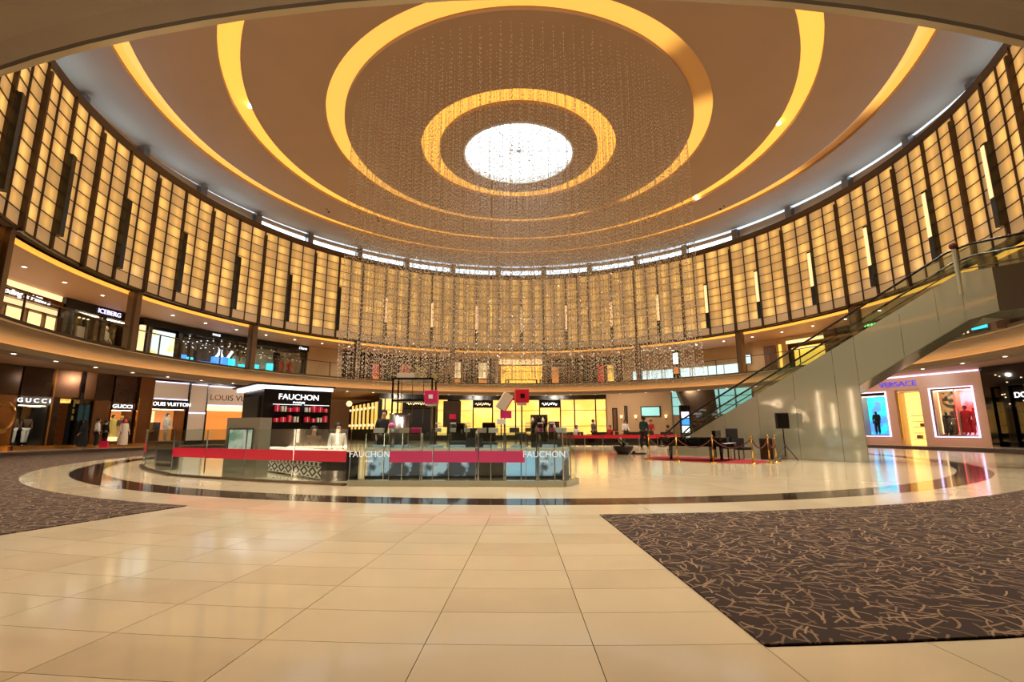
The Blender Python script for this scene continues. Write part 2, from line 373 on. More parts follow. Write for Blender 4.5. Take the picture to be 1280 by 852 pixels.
def text(body, size, m, parent, loc, depth=0.015, sx=1.0, name='lettering', rot=(D(90), 0, 0), shear=0.0, align='CENTER'):
    c = bpy.data.curves.new('txt', 'FONT'); c.body = body; c.size = size; c.extrude = depth; c.align_x = align; c.align_y = 'CENTER'; c.shear = shear
    t = bpy.data.objects.new('txt', c); COL.objects.link(t)
    dg = bpy.context.evaluated_depsgraph_get(); me = bpy.data.meshes.new_from_object(t.evaluated_get(dg))
    bpy.data.objects.remove(t); bpy.data.curves.remove(c)
    me.materials.clear(); me.materials.append(M[m])
    o = bpy.data.objects.new(name, me); COL.objects.link(o); o.parent = parent; o.location = loc; o.rotation_euler = rot; o.scale = (sx, 1, 1)
    return o

ORD = 'zeroth first second third fourth fifth sixth seventh eighth ninth tenth eleventh twelfth thirteenth fourteenth fifteenth sixteenth seventeenth eighteenth nineteenth twentieth'.split()
ORD += ['twenty-' + w for w in ORD[1:10]] + ['thirtieth'] + ['thirty-' + w for w in ORD[1:10]] + ['fortieth']
def inframe(p):      # does a point of the place lie inside the photograph's field of view
    q = cam.matrix_world.inverted() @ Vector(p)
    return q.z < 0 and abs(q.x / q.z) * 609.24 < 640 and abs(q.y / q.z) * 609.24 < 426
# ------------------------------------------------------------------ floor
RO = 42.0
floor = struct(MB().lathe([(0.01, -0.035), (RO, -0.035), (RO, -0.2), (0.01, -0.2)], 72).build('floor', 'grout'))
TA, TR0, TDR, TDA = 177.7, 15.95, 0.432, 2.45      # tile joints: circles and radii of the hall
def tile(name, r0, r1, a0, a1, m, n=1, gap=0.004, top=0.0, parent=floor):
    g = math.degrees(gap / max(r0, 1))
    return MB().arc(r0 + gap, r1 - gap, -0.035, top, a0 + g, a1 - g, n).build(name, m, parent)
rows = [15.73] + [TR0 + TDR * k for k in range(20)]
for k in range(len(rows) - 1):
    for j in range(-6, 12):
        a0 = TA + j * TDA; a1 = a0 + TDA
        if rows[k] < 19.38:
            if j < 0 or a0 > 198.4: continue
            a1 = min(a1, 198.5)
            if a1 - a0 < 0.5: continue
        elif j > 11: continue
        mo = 'stone' if (k * 7 + j * 13 + (k * j) % 3) % 3 else 'stone_b'
        tile('floor_tile', rows[k], rows[k + 1], a0, a1, mo, 2, 0.0022)
for j in range(72):                                  # the pale ring and the dark ring of the hall floor
    tile('ring_tile', 14.9, 15.73, 5 * j, 5 * j + 5, 'stone' if j % 3 else 'stone_b', 3)
    tile('band_tile', 14.25, 14.9, 5 * j, 5 * j + 5, 'stone_dark', 3)
for q, (r0, r1) in enumerate(((0.02, 3.6), (3.6, 7.2), (7.2, 10.8), (10.8, 14.25))):
    for j in range(24):
        tile('floor_slab', r0, r1, 15 * j, 15 * j + 15, 'stone' if (j + q) % 2 else 'stone_b', 6, 0.003)
# stone under and around the carpets out to the shops
for j in range(-153, 163, 4):
    tile('outer_slab', 15.73, 19.45, j, j + 4, 'stone_b', 2)
for j in range(-147, 161, 4):
    tile('gallery_slab', 19.45, RO, j, j + 4, 'stone', 2)
tile('outer_slab', 15.73, 19.45, 167, 177.7, 'stone_b', 6); tile('outer_slab', 15.73, 19.45, 198.5, 207, 'stone_b', 5)
tile('gallery_slab', 24.2, RO, 161, 213, 'stone', 24); tile('gallery_slab', 19.41, 24.2, 207.1, 213, 'stone', 4); tile('gallery_slab', 19.41, 24.2, 161, 163, 'stone', 2)
def carpet(label, spans):
    m = MB()
    for r0, r1, a0, a1 in spans: m.arc(r0, r1, 0.001, 0.010, a0, a1, max(2, int(abs(a1 - a0) / 2)))
    return tag(m.build('carpet', 'carpet'), label, 'carpet')
carpet('dark brown carpet with scattered beige strokes, right foreground', [(15.73, 19.43, 131.5, TA)])
carpet('dark carpet with pale strokes curving along the left shops', [(15.73, 19.43, -161.5, -124), (15.73, 25.0, -124, -52)])
carpet('dark carpet strip along the pale pink shopfront on the right', [(20.2, 25.2, 56, 124)])

# ------------------------------------------------------------------ outer shell and ceilings of the galleries
struct(MB().lathe([(RO, -0.2), (RO, 8.0)], 96).build('wall_outer', 'wall_beige'))
struct(MB().lathe([(20.25, 4.45), (20.25, 4.62), (RO, 4.62), (RO, 4.66), (20.2, 4.66)], 120).build('ceiling_lower', 'soffit'))
struct(MB().lathe([(18.45, 4.66), (RO, 4.66), (RO, 4.72), (18.45, 4.72)], 120, closed=True).build('floor_upper', 'stone_b'))
struct(MB().lathe([(18.62, 7.42), (18.62, 7.36), (RO, 7.36), (RO, 7.46)], 120).build('ceiling_upper', 'soffit'))
# bulkhead of the upper gallery: dark edge trim, curved fascia, light trough, lip, soffit
struct(MB().lathe([(18.52, 4.65), (18.36, 4.81), (18.50, 4.83), (18.60, 4.65)], 180, closed=True).build('trim_1', 'trim_dark'))
fas = [(18.56 + 1.06 * math.sin(t), 4.65 - 0.57 * (1 - math.cos(t))) for t in [math.pi / 2 * i / 8 for i in range(9)]]
struct(MB().lathe(fas + [(19.62, 4.02), (19.46, 4.02), (19.46, 4.16), (19.40, 4.16), (19.38, 3.92), (20.25, 3.92), (20.25, 4.64)], 180).build('trim_2', 'bulkhead'))
struct(MB().lathe([(19.49, 4.06), (19.58, 4.06)], 150, (0, 0, 0), -142, 142).build('trim_3', 'e_trough'))      # lamp line in the trough
# glass balustrade on the edge of the upper gallery
bal = thing('balustrade', 'glass balustrade with bronze rail around the upper gallery', 'balustrade', (0, 0, 4.78))
gp = MB().box(-0.93, 0.93, -0.006, 0.006, 0.03, 0.95).mesh('pane', 'glass_clear')
po = MB().box(-0.02, 0.02, -0.03, 0.03, 0.0, 1.0).mesh('post', 'bronze')
for k in range(60):
    a = A0 + 6 * k + 3
    inst('pane', gp, bal, P(18.43, a), -D(a)); inst('post', po, bal, P(18.43, a - 3), -D(a - 3))
MB().lathe([(18.39, 1.0), (18.47, 1.0), (18.47, 1.04), (18.39, 1.04)], 180, closed=True).build('handrail', 'bronze', bal)

# ------------------------------------------------------------------ drum wall of backlit panels
drum = struct(MB().lathe([(18.32, ZB - 0.02), (18.32, ZT), (18.9, ZT), (18.9, 7.36)], 120).build('wall_drum', 'bronze'))
pw = 18.0 * D(3) - 0.035
pmesh = MB().box(-pw / 2, pw / 2, -0.012, 0.012, 0.014, RH - 0.014).mesh('wall_panel', 'panel_lit')
far = MB(); cnt = 0
for c in range(120):
    a = A0 + 3 * c + 1.5; a = (a + 180) % 360 - 180
    near = (-119 < a < -81) or (79 < a < 117)
    for q in range(NROW):
        if near and cnt < 299:
            inst('wall_panel', pmesh, drum, P(18.02, a, ZB + q * RH), -D(a)); cnt += 1
        else:
            ca, sa = math.cos(D(a)), math.sin(D(a)); z0, z1 = ZB + q * RH + 0.014, ZB + (q + 1) * RH - 0.014; o = P(18.02, a)
            pts = [(o.x + x * ca + y * sa, o.y - x * sa + y * ca, z) for z in (z0, z1) for x, y in ((-pw / 2, -.012), (pw / 2, -.012), (pw / 2, .012), (-pw / 2, .012))]
            far.add(pts, [(0, 3, 2, 1), (4, 5, 6, 7), (0, 1, 5, 4), (1, 2, 6, 5), (2, 3, 7, 6), (3, 0, 4, 7)])
far.build('wall_panels', 'panel_lit', drum)['kind'] = 'stuff'
thick = MB().box(-0.062, 0.062, -0.16, 0.02, ZB - 0.10, ZT - 0.30).box(-0.03, 0.03, -0.06, 0.02, ZT - 0.3, ZT).mesh('mullion', 'mullion')
slim = MB().box(-0.05, 0.05, -0.10, 0.02, ZB - 0.02, ZT + 0.02).mesh('mullion', 'mullion')
thin = MB().box(-0.02, 0.02, -0.05, 0.02, ZB, ZT - 0.01).mesh('mullion', 'mullion')
for c in range(120):
    a = A0 + 3 * c
    me = thick if c % 4 == 0 else (slim if c % 4 == 2 else thin)
    inst('mullion', me, drum, P(18.0, a), -D(a))
for q in range(NROW + 1):
    z = ZB + q * RH; h = 0.011 if 0 < q < NROW else 0.05
    MB().lathe([(17.975, z - h), (18.05, z - h), (18.05, z + h), (17.975, z + h)], 120, closed=True).build('transom', 'mullion', drum)
struct(MB().lathe([(18.44, ZB - 0.06), (18.60, 7.42), (18.60, 7.37)], 180).build('trim_4', 'e_strip'))   # light slot below the panels
struct(MB().lathe([(18.0, ZT + 0.05), (18.0, ZT + 0.36), (18.95, ZT + 0.36), (18.95, ZT + 0.05)], 120, closed=True).build('trim_5', 'bronze'))
# columns on the upper gallery under every second thick mullion
cm = MB().box(-0.17, 0.17, -0.12, 0.30, 4.70, ZB - 0.05).mesh('shaft', 'column')
cj = MB().box(-0.19, -0.15, -0.14, 0.0, 4.70, ZB - 0.05).mesh('edge_strip', 'mullion')
for n_, k in enumerate((-2, 0, 4, 8, 12, 16, 20, 24, 28, 32, 36)):
    a = A0 + 6 * (k - 18)
    if k == -2: continue
    t = wall_thing('column', {0: 'dark bronze column at the left edge above the gallery', 4: 'bronze column right of the shop with violet lettering', 8: 'bronze column in front of the blue lit shop windows',
        12: 'slim bronze column left of the red glowing display windows', 16: 'slim bronze column left of the bright gold upper shop', 20: 'slim bronze column right of the bright gold upper shop',
        24: 'slim bronze column right of the dark upper shop windows', 28: 'bronze column left of the small white screen upstairs', 32: 'bronze column behind the upper part of the escalator',
        36: 'bronze column above the escalator landing'}[k], 'column', 18.22, a, 0, 'columns of the upper gallery')
    inst('shaft', cm, t); inst('edge_strip', cj, t)
# vertical lamp boxes hung on every second mullion
hb = MB().box(-0.13, 0.13, -0.16, 0.0, 8.05, 11.25).mesh('housing', 'black')
hl = MB().box(-0.10, 0.10, -0.185, -0.158, 9.15, 11.15).mesh('lens', 'e_copper_sheen')  # bright reflection on a mirror-like copper face, painted as glow
hs = MB().box(-0.14, -0.125, -0.15, -0.02, 9.1, 11.2).mesh('side_plate', 'bronze_panel')
hc = MB().box(-0.05, 0.05, -0.01, 0.10, 11.2, 11.32).mesh('bracket', 'mullion')
lc = {}
for k in range(-1, 39, 2):
    a = A0 + 6 * (k - 18); on = k >= 13
    if not inframe(P(17.8, a, 9.8)): continue
    lc[on] = lc.get(on, 0) + 1
    t = wall_thing('wall_lamp', ('tall narrow wall lamp with copper front, reflection painted as glow, %s from the left on the drum' if on else 'tall narrow black unlit wall lamp, %s from the left on the drum') % ORD[lc[on]], 'wall lamp', 17.86, a, 0,
                   'painted-glow lamp boxes on the drum' if on else 'unlit lamp boxes on the drum')
    inst('housing', hb, t); inst('bracket', hc, t)
    if on: inst('lens', hl, t); inst('side_plate', hs, t)

# ------------------------------------------------------------------ ceiling with ring coves, skylight, clerestory
OC = (-0.11, -0.26, 0)
prof_z = lambda r: 14.1 + (0.03 * r if r < 5 else 0.15 + (r - 5) * 0.082 if r < 16.5 else 1.093 - (r - 16.5) * 0.02)
rings = [(3.80, 4.66), (8.05, 8.82), (11.95, 12.70), (15.65, 16.38)]
edges = [2.63] + [x for p in rings for x in p] + [19.2]
ceil = MB()
for i in range(0, len(edges), 2):
    r0, r1 = edges[i], edges[i + 1]
    ceil.lathe([(r0, prof_z(r0) + .35), (r0, prof_z(r0)), ((r0 + r1) / 2, prof_z((r0 + r1) / 2)), (r1, prof_z(r1)), (r1, prof_z(r1) + .35)], 144, OC)
ceiling = struct(ceil.build('ceiling', 'plaster_hi'))
struct(MB().lathe([(2.0, 15.9), (19.6, 15.9)], 96).build('ceiling_back', 'plaster'))
for i, (r0, r1) in enumerate(rings):
    m_ = ('e_cove', 'e_cove_2', 'e_cove', 'e_cove_4')[i]
    MB().lathe([(r0 - .05, prof_z(r0) + 0.16), ((r0 + r1) / 2, prof_z(r0) + 0.20), (r1 + .05, prof_z(r1) + 0.16)], 144, OC).build('light_cove', m_, ceiling, True)
for (r, a) in ((12.2, -104), (12.0, 98), (12.3, 62)):
    p = P(r, a) ; MB().cyl((p.x, p.y, prof_z(r) + .05), (p.x, p.y, prof_z(r) + .12), 0.10).build('cove_spot', 'e_lamp', ceiling)
sky = struct(MB().lathe([(0.01, 14.42), (2.62, 14.42), (2.62, 14.47), (0.01, 14.47)], 72, OC).build('window_1', 'e_sky'), 'round skylight')
MB().lathe([(2.60, 14.12), (2.68, 14.10), (2.68, 14.45), (2.60, 14.45)], 72, OC, closed=True).build('frame', 'white', sky)
for k in range(6):
    a = D(30 * k); MB().box(-2.6, 2.6, -0.012, 0.012, 14.40, 14.42).build('glazing_bar', 'steel', sky).matrix_local = Matrix.Translation(OC) @ Matrix.Rotation(a, 4, 'Z')
cler = struct(MB().lathe([(19.17, ZT - .4), (19.17, 15.06)], 120).build('wall_clerestory', 'plaster'))
for k in range(30):
    a = A0 + 12 * k
    am = (a + 6 + 180) % 360 - 180
    if abs(am) < 60: MB().arc(19.10, 19.14, 14.16, 14.74, a + 0.75, a + 11.25, 6).build('pane', 'e_cler', cler)
    else: MB().arc(19.06, 19.14, 13.96, 14.34, a + 0.75, a + 11.25, 6).build('pane', 'e_cler_low', cler)  # side panes kept low and out of view, shaped to light the ceiling edge
    MB().box(-0.20, 0.20, -0.25, 0.1, 13.9, 15.02).build('post', 'steel', cler).matrix_local = Matrix.Translation(P(19.0, a)) @ Matrix.Rotation(-D(a), 4, 'Z')
# small sprinkler heads on the ceiling
for lab, (r, a) in {'left outer': (14.6, -58), 'left inner': (12.9, -47), 'right inner': (12.4, 44), 'right outer': (15.1, 60)}.items():
    p = P(r, a); z = prof_z(r)
    t = thing('sprinkler', 'pair of small dark ceiling heads between the light rings, ' + lab, 'sprinkler', (p.x, p.y, z))
    MB().cyl((0, 0, -.05), (0, 0, .02), .07).build('head', 'black', t); MB().cyl((0.05, -.45, -.05), (0.05, -.45, .02), .05).build('head', 'black', t)
# downlights of both gallery soffits
dl_r = MB().lathe([(0.075, 0.0), (0.11, 0.0), (0.11, 0.03), (0.075, 0.03)], 14, closed=True).mesh('bezel', 'white')
dl_l = MB().cyl((0, 0, 0.012), (0, 0, 0.02), 0.078, n=14).mesh('lens', 'e_lamp')
for k in range(-1, 39):
    a = A0 + 6 * (k - 18)
    for r, z, lb, gr in ((19.72, 3.902, 'small round downlight in the soffit over the ground floor', 'downlights over the ground floor'), (19.9, 7.342, 'small round downlight in the ceiling over the upper gallery', 'downlights over the upper gallery')):
        if not inframe(P(r, a, z)): continue
        lc[gr] = lc.get(gr, 0) + 1
        t = thing('downlight', '%s, %s from the left' % (lb, ORD[lc[gr]]), 'downlight', P(r, a, z), 0, gr)
        inst('bezel', dl_r, t); inst('lens', dl_l, t)

# ------------------------------------------------------------------ hanging crystal curtain
ch = thing('chandelier', 'vast hanging curtain of tiny crystals below the skylight', 'chandelier', (-0.11, -0.26, 0))
V = []; F = []
strands = []
rr = 0.7
while rr < 7.95:
    n = int(2 * math.pi * rr / 0.35)
    off = rnd.random()
    for i in range(n): strands.append((rr, 2 * math.pi * (i + off) / n))
    rr += 0.35
wires = MB()
for (r, a) in strands:
    x, y = r * math.sin(a), r * math.cos(a); zb = 2.9 + 0.05 * (y + 8) + rnd.uniform(-.25, .25); zt = prof_z(r) - 0.05
    z = zt - rnd.uniform(0, .2)
    while z > zb:
        s = rnd.uniform(0.014, 0.024); h = s * 1.5; t = rnd.random() * 1.57; c, q = s * math.cos(t), s * math.sin(t)
        b = len(V); V += [(x + c, y + q, z), (x - q, y + c, z), (x - c, y - q, z), (x + q, y - c, z), (x, y, z + h), (x, y, z - h)]
        F += [(b, b + 1, b + 4), (b + 1, b + 2, b + 4), (b + 2, b + 3, b + 4), (b + 3, b, b + 4), (b + 1, b, b + 5), (b + 2, b + 1, b + 5), (b + 3, b + 2, b + 5), (b, b + 3, b + 5)]
        z -= rnd.uniform(0.12, 0.24)
    wires.add([(x - .0015, y, zb), (x + .0015, y, zb), (x + .0015, y, zt), (x - .0015, y, zt)], [(0, 1, 2, 3)])
mb = MB(); mb.v = V; mb.f = F
mb.build('crystals', 'crystal', ch, fix=False)['kind'] = 'stuff'
wires.build('wires', 'steel', ch, fix=False)['kind'] = 'stuff'

# ------------------------------------------------------------------ people and mannequins
def skin_mesh(name, verts, edges, m, parent, sub=1):
    me = bpy.data.meshes.new(name); me.from_pydata([v[:3] for v in verts], edges, []); me.materials.append(M[m])
    o = bpy.data.objects.new(name, me); COL.objects.link(o); o.parent = parent
    md = o.modifiers.new('skin', 'SKIN'); md.use_smooth_shade = True
    for i, v in enumerate(verts):
        r = v[3]; r = r if isinstance(r, tuple) else (r, r)
        me.skin_vertices[0].data[i].radius = r
    me.skin_vertices[0].data[0].use_root = True
    s = o.modifiers.new('sub', 'SUBSURF'); s.levels = sub; s.render_levels = sub
    return o
def person(name, label, cat, loc, rz, h=1.72, top='cloth_black', bottom='cloth_black', skin='skin', hair='hair', pose='stand', robe=False, group=None, headcloth=None, arm=0.0, base=0.0):
    t = thing(name, label, cat, loc, rz, group)
    sit = pose == 'sit'; hp = 0.30 if sit else 0.53
    def z(v): return (v - 0.53 + hp) * h
    def q(x, y, zz, r): return (x * h, y * h, z(zz), r * h)
    step = 0.07 if pose == 'walk' else 0.0
    V = [q(0, 0, .53, .078), q(0, .005, .63, .070), q(0, .01, .74, .088), q(0, .01, .815, .045), q(0, .0, .86, .034), q(0, -.008, .905, .058), q(0, -.005, .955, .052), q(0, -.058, .915, .012)]
    E = [(0, 1), (1, 2), (2, 3), (3, 4), (4, 5), (5, 6), (5, 7)]
    TOP = [q(0, 0, .50, .088), q(0, .005, .63, .082), q(0, .01, .74, .098), q(0, .01, .81, .056)]; TE = [(0, 1), (1, 2), (2, 3)]
    BOT = [q(0, 0, .545, .086)]; BE = []
    for s in (-1, 1):
        b = len(V); fw = -.10 - arm if s > 0 else -.03 - arm
        el = q(s * .125, -.0 - arm * .5, .64, .026); wr = q(s * .118, fw, .52 + arm * .9, .018); pa = q(s * .115, fw - .02, .487 + arm * 1.0, .017)
        V += [q(s * .098, .012, .795, .036), el, wr, pa]; E += [(2, b), (b, b + 1), (b + 1, b + 2), (b + 2, b + 3)]
        for k, (dx, dy, dz) in enumerate(((.018, -.012, -.030), (.007, -.018, -.046), (0, -.018, -.050), (-.008, -.016, -.045), (-.024, -.02, -.012))):
            V.append((pa[0] + s * dx * h, pa[1] + dy * h, pa[2] + dz * h, .0050 * h)); E.append((b + 3, len(V) - 1))
        c = len(TOP); TOP += [q(s * .098, .012, .797, .044), (el[0], el[1], el[2], .034 * h), (wr[0], wr[1], wr[2] + .02 * h, .026 * h)]; TE += [(2, c), (c, c + 1), (c + 1, c + 2)]
        b = len(V); st = s * step
        if sit:
            leg = [q(s * .05, -.02, .51, .055), q(s * .07, -.235, .51, .042), (s * .07 * h, -.235 * h, .05 * h, .026 * h), (s * .07 * h, -.31 * h, .022 * h, .020 * h)]
        else:
            leg = [q(s * .05, 0, .50, .056), q(s * .055, -.012 + st, .285, .040), q(s * .055, .012 + st * 1.3, .045, .025), q(s * .062, -.075 + st * 1.3, .022, .019)]
        V += leg; E += [(0, b), (b, b + 1), (b + 1, b + 2), (b + 2, b + 3)]
        c = len(BOT); BOT += [(p[0], p[1], p[2] + (0.03 * h if k == 2 else 0), p[3] + (.012 + (.012 if k == 2 else 0)) * h) for k, p in enumerate(leg[:3])]; BE += [(0, c), (c, c + 1), (c + 1, c + 2)]
    body = skin_mesh('body', V, E, skin, t)
    if robe:
        MB().lathe([(.055 * h, z(.835)), (.10 * h, z(.80)), (.115 * h, z(.70)), (.105 * h, z(.58)), (.13 * h, z(.40)), (.15 * h, z(.09))], 16).build('robe', top, t, True)
        skin_mesh('sleeves', TOP, TE, top, t)
    else:
        skin_mesh('trousers', BOT, BE, bottom, t); skin_mesh('shirt', TOP, TE, top, t)
    if headcloth:
        MB().lathe([(.003, z(1.0)), (.05 * h, z(.99)), (.066 * h, z(.94)), (.07 * h, z(.90)), (.085 * h, z(.80))], 14, (0, .018 * h, 0)).build('head_cloth', headcloth, t, True)
    elif hair:
        MB().lathe([(.003, z(1.005)), (.036 * h, z(.995)), (.058 * h, z(.965)), (.063 * h, z(.925)), (.052 * h, z(.885))], 14, (0, .014 * h, 0)).build('hair', hair, t, True)
    if base:
        MB().cyl((0, 0, 0), (0, 0, .02), .16 * h, n=20).build('base_plate', 'chrome', t)
    return t

# ------------------------------------------------------------------ shopfronts
mat('e_glow_soft', S(255, 240, 215), 0.4, emit=(1.0, .78, .5, 1), es=9.0)
class Shop:
    def __init__(s, name, label, r, a0, a1, z0, z1, group=None):
        s.r, s.ac, s.z0, s.z1 = r, (a0 + a1) / 2, z0, z1
        s.t = wall_thing(name, label, 'shop', r, s.ac, z0, group); s.x0, s.x1 = s.lx(a0), s.lx(a1); s.h = z1 - z0
    def lx(s, a): return s.r * math.tan(D(a - s.ac))
    def box(s, name, a0, a1, y0, y1, z0, z1, m, parent=None, bevel=0):
        return MB().box(s.lx(a0), s.lx(a1), y0, y1, z0 - s.z0, z1 - s.z0).build(name, m, parent or s.t, bevel=bevel)
    def frame(s, name, a0, a1, z0, z1, w, m, y0=-0.06, y1=0.04):
        x0, x1, b, t = s.lx(a0), s.lx(a1), z0 - s.z0, z1 - s.z0
        o = MB().box(x0, x1, y0, y1, t - w, t).build(name, m, s.t)
        MB().box(x0, x1, y0, y1, b, b + w).build(name, m, s.t); MB().box(x0, x0 + w, y0, y1, b + w, t - w).build(name, m, s.t); MB().box(x1 - w, x1, y0, y1, b + w, t - w).build(name, m, s.t)
        return o
    def window(s, a0, a1, z0, z1, back, side='cream', glass='glass_clear', depth=1.3, floor='wood'):
        x0, x1, b, t = s.lx(a0), s.lx(a1), z0 - s.z0, z1 - s.z0
        MB().box(x0, x1, depth, depth + 0.05, b, t).build('back_panel', back, s.t)
        MB().box(x0, x1, 0.0, depth, b - 0.04, b).build('display_floor', floor, s.t)
        MB().box(x0 - 0.04, x0, 0.03, depth, b, t).build('cheek', side, s.t); MB().box(x1, x1 + 0.04, 0.03, depth, b, t).build('cheek', side, s.t)
        MB().box(x0, x1, 0.03, depth, t, t + 0.04).build('display_ceiling', side, s.t)
        MB().box(x0 + .05, x1 - .05, .08, .20, t - .03, t - .005).build('glow_strip', 'e_glow_soft', s.t)  # added glow that brightens the window display
        if glass: MB().box(x0, x1, -0.005, 0.005, b, t).build('pane', glass, s.t)
    def sign(s, body, size, m, a, z, sx=1.0, y=-0.10, depth=0.02, shear=0.0):
        return text(body, size, m, s.t, (s.lx(a), y, z - s.z0), depth, sx, shear=shear)
    def at(s, a, y, z):
        v = s.t.matrix_basis if False else Matrix.Translation(P(s.r, s.ac, s.z0)) @ Matrix.Rotation(-D(s.ac), 4, 'Z')
        return v @ Vector((s.lx(a), y, z - s.z0))
    def mannequin(s, label, a, y, z, turn=0.0, **k):
        return person('mannequin', label, 'mannequin', s.at(a, y, z), -D(s.ac) + turn, **k)
GF, UF, ZU, ZC = 28.0, 21.9, 4.72, 7.345
MN = dict(skin='black', hair=None)

# ---- ground floor, left side
s = Shop('boutique', 'bronze panelled shopfront with oval relief, far left', GF, -90, -79.9, 0, 4.6)
s.box('plinth', -90, -79.9, -.1, .5, 0, .25, 'gold_trim'); s.box('panel', -90, -79.9, 0, .4, .25, 2.95, 'bronze_panel'); s.box('upper_panel', -90, -79.9, 0, .4, 3.0, 4.60, 'bronze_dark')
o = MB().lathe([(.62, -.05), (.74, 0), (.86, -.05), (.74, -.1)], 28, closed=True).build('oval_relief', 'gold_trim', s.t); o.location = (s.lx(-81.0), -.06, 1.75); o.rotation_euler = (D(90), 0, 0); o.scale = (.75, 1.0, 1)
s = Shop('boutique', 'dark bronze shopfront with two white trousered mannequins and lit doorway', GF, -79.8, -69.9, 0, 4.6)
s.box('plinth', -79.8, -69.9, -.25, .5, 0, .2, 'gold_trim')
s.box('upper_panel', -79.7, -76.7, 0, .4, 2.98, 4.60, 'bronze_dark'); s.box('sign_band', -79.7, -76.7, -.08, .4, 2.48, 2.93, 'steel')
s.sign('G U C C I', .33, 'e_white', -78.4, 2.70, 1.15)
s.window(-79.7, -76.9, .22, 2.44, 'black_matte', 'black_matte'); s.box('drape', -78.2, -77.4, .9, 1.0, .25, 2.4, 'bronze_panel'); s.box('glow_strip', -78.4, -77.2, .3, .4, 2.36, 2.42, 'e_cream')
s.mannequin('mannequin in dark top and wide white trousers, leftmost window', -79.2, .55, .24, .2, h=1.75, top='cloth_brown', bottom='cloth_white', base=.1, **MN)
s.mannequin('mannequin in dark top and slim white trousers, striding', -78.0, .55, .24, -.3, h=1.75, top='cloth_brown', bottom='cloth_white', pose='walk', base=.1, **MN)
s.box('gold_post', -76.7, -76.55, -.12, .3, .2, 4.60, 'gold_trim'); s.box('upper_panel', -76.5, -73.7, 0, .4, 3.0, 4.60, 'bronze_panel')
s.box('jamb', -76.5, -75.7, 0, .4, .2, 2.96, 'bronze_dark'); s.box('back_panel', -75.7, -73.7, 1.6, 1.7, .2, 2.96, 'bronze_panel')
for k in range(6):
    s.box('shelf', -75.5, -73.9, 1.1, 1.6, .35 + .42 * k, .38 + .42 * k, 'wood')
    if k in (3, 4, 5): s.box('lit_niche', -75.4, -74.5, 1.5, 1.58, .42 + .42 * k, .70 + .42 * k, 'shelf_glow')
s.box('lit_header', -75.4, -73.9, .5, .6, 2.68, 2.92, 'shelf_glow'); s.box('pillar', -73.7, -73.3, -.1, .4, .2, 4.60, 'black_gloss')
s.box('door_leaf', -73.3, -71.9, .1, .15, .2, 2.9, 'glass_dark'); s.box('door_back', -73.3, -71.9, 1.0, 1.1, .2, 2.9, 'black_matte'); s.box('upper_panel', -73.3, -71.9, 0, .4, 2.96, 4.60, 'bronze_panel')
s.box('wall_panel', -71.9, -69.9, -.05, .4, .2, 2.9, 'bronze_panel'); s.box('upper_panel', -71.9, -69.9, -.05, .4, 2.95, 4.60, 'bronze_dark')
s = Shop('boutique', 'copper lit shop window with yellow dressed mannequins beside a bronze pillar', GF, -69.8, -65.0, 0, 4.6)
s.box('plinth', -69.8, -65.0, -.25, .5, 0, .2, 'gold_trim'); s.box('upper_panel', -69.7, -67.0, 0, .4, 2.85, 4.60, 'bronze_dark'); s.box('sign_band', -69.7, -67.0, -.06, .3, 2.38, 2.80, 'bronze')
s.sign('GUCCI', .32, 'e_white', -68.6, 2.58, 1.2)
s.window(-69.7, -67.2, .35, 2.34, 'e_orange', 'bronze_panel', depth=1.2)
s.box('light_plinth', -69.7, -68.4, .2, .9, .36, .62, 'e_cream'); o = MB().cyl((s.lx(-69.1), 1.1, 1.62), (s.lx(-69.1), 1.18, 1.62), .38, n=24).build('round_mirror', 'e_cream', s.t)
s.mannequin('mannequin in a yellow dress in the copper lit window', -68.6, .7, .36, .2, h=1.7, top='cloth_yellow', robe=True, skin='cloth_yellow', hair='hair')
s.mannequin('mannequin with blond hair in brown outfit, copper lit window', -67.7, .6, .36, -.2, h=1.65, top='cloth_brown', bottom='cloth_cream', skin='skin', hair='cloth_yellow')
s.box('pillar', -66.9, -65.05, -.25, .4, .2, 4.60, 'bronze_panel')
for a in (-66.95, -65.2): s.box('gold_post', a, a + .13, -.32, -.2, .2, 3.2, 'gold_trim')
s = Shop('boutique', 'shopfront with white lit panel over black sign and amber window', GF, -64.9, -60.0, 0, 4.6)
s.box('frame', -64.95, -60.0, 0, .4, 4.46, 4.60, 'black'); s.box('lit_panel', -64.7, -60.1, 0.0, .1, 3.25, 4.45, 'linen'); s.box('light_line', -64.7, -60.1, -.05, .02, 4.38, 4.45, 'e_lilac'); s.box('light_line', -64.7, -60.1, -.05, .02, 3.18, 3.25, 'e_lilac')
s.box('sign_board', -64.8, -60.1, -.1, .2, 2.55, 3.15, 'black_gloss'); s.sign('LOUIS VUITTON', .36, 'e_white', -62.45, 2.85, 1.02, -.12)
s.box('plinth', -64.9, -60.0, -.1, .5, 0, .3, 'bronze'); s.window(-64.7, -60.3, .3, 2.5, 'e_orange', 'bronze_panel', depth=1.4)
s.box('glow_panel', -64.6, -63.0, 1.3, 1.38, .9, 2.4, 'e_cream'); s.box('display_block', -63.9, -63.1, .3, .9, .31, 1.6, 'black_matte')
s.mannequin('mannequin in a cream suit in the amber window', -61.9, .6, .3, .25, h=1.95, top='cloth_cream', bottom='cloth_cream', skin='cloth_cream', hair='hair', pose='walk')
s = Shop('shop_pier', 'pale linen panelled pier with a white light line', GF, -59.9, -57.3, 0, 4.6)
s.box('linen_panel', -59.8, -57.4, 0, .3, 2.4, 4.42, 'linen'); s.box('linen_panel', -59.8, -57.4, 0, .3, .3, 2.25, 'linen'); s.box('light_line', -59.8, -57.4, -.04, .05, 2.25, 2.36, 'e_lilac')
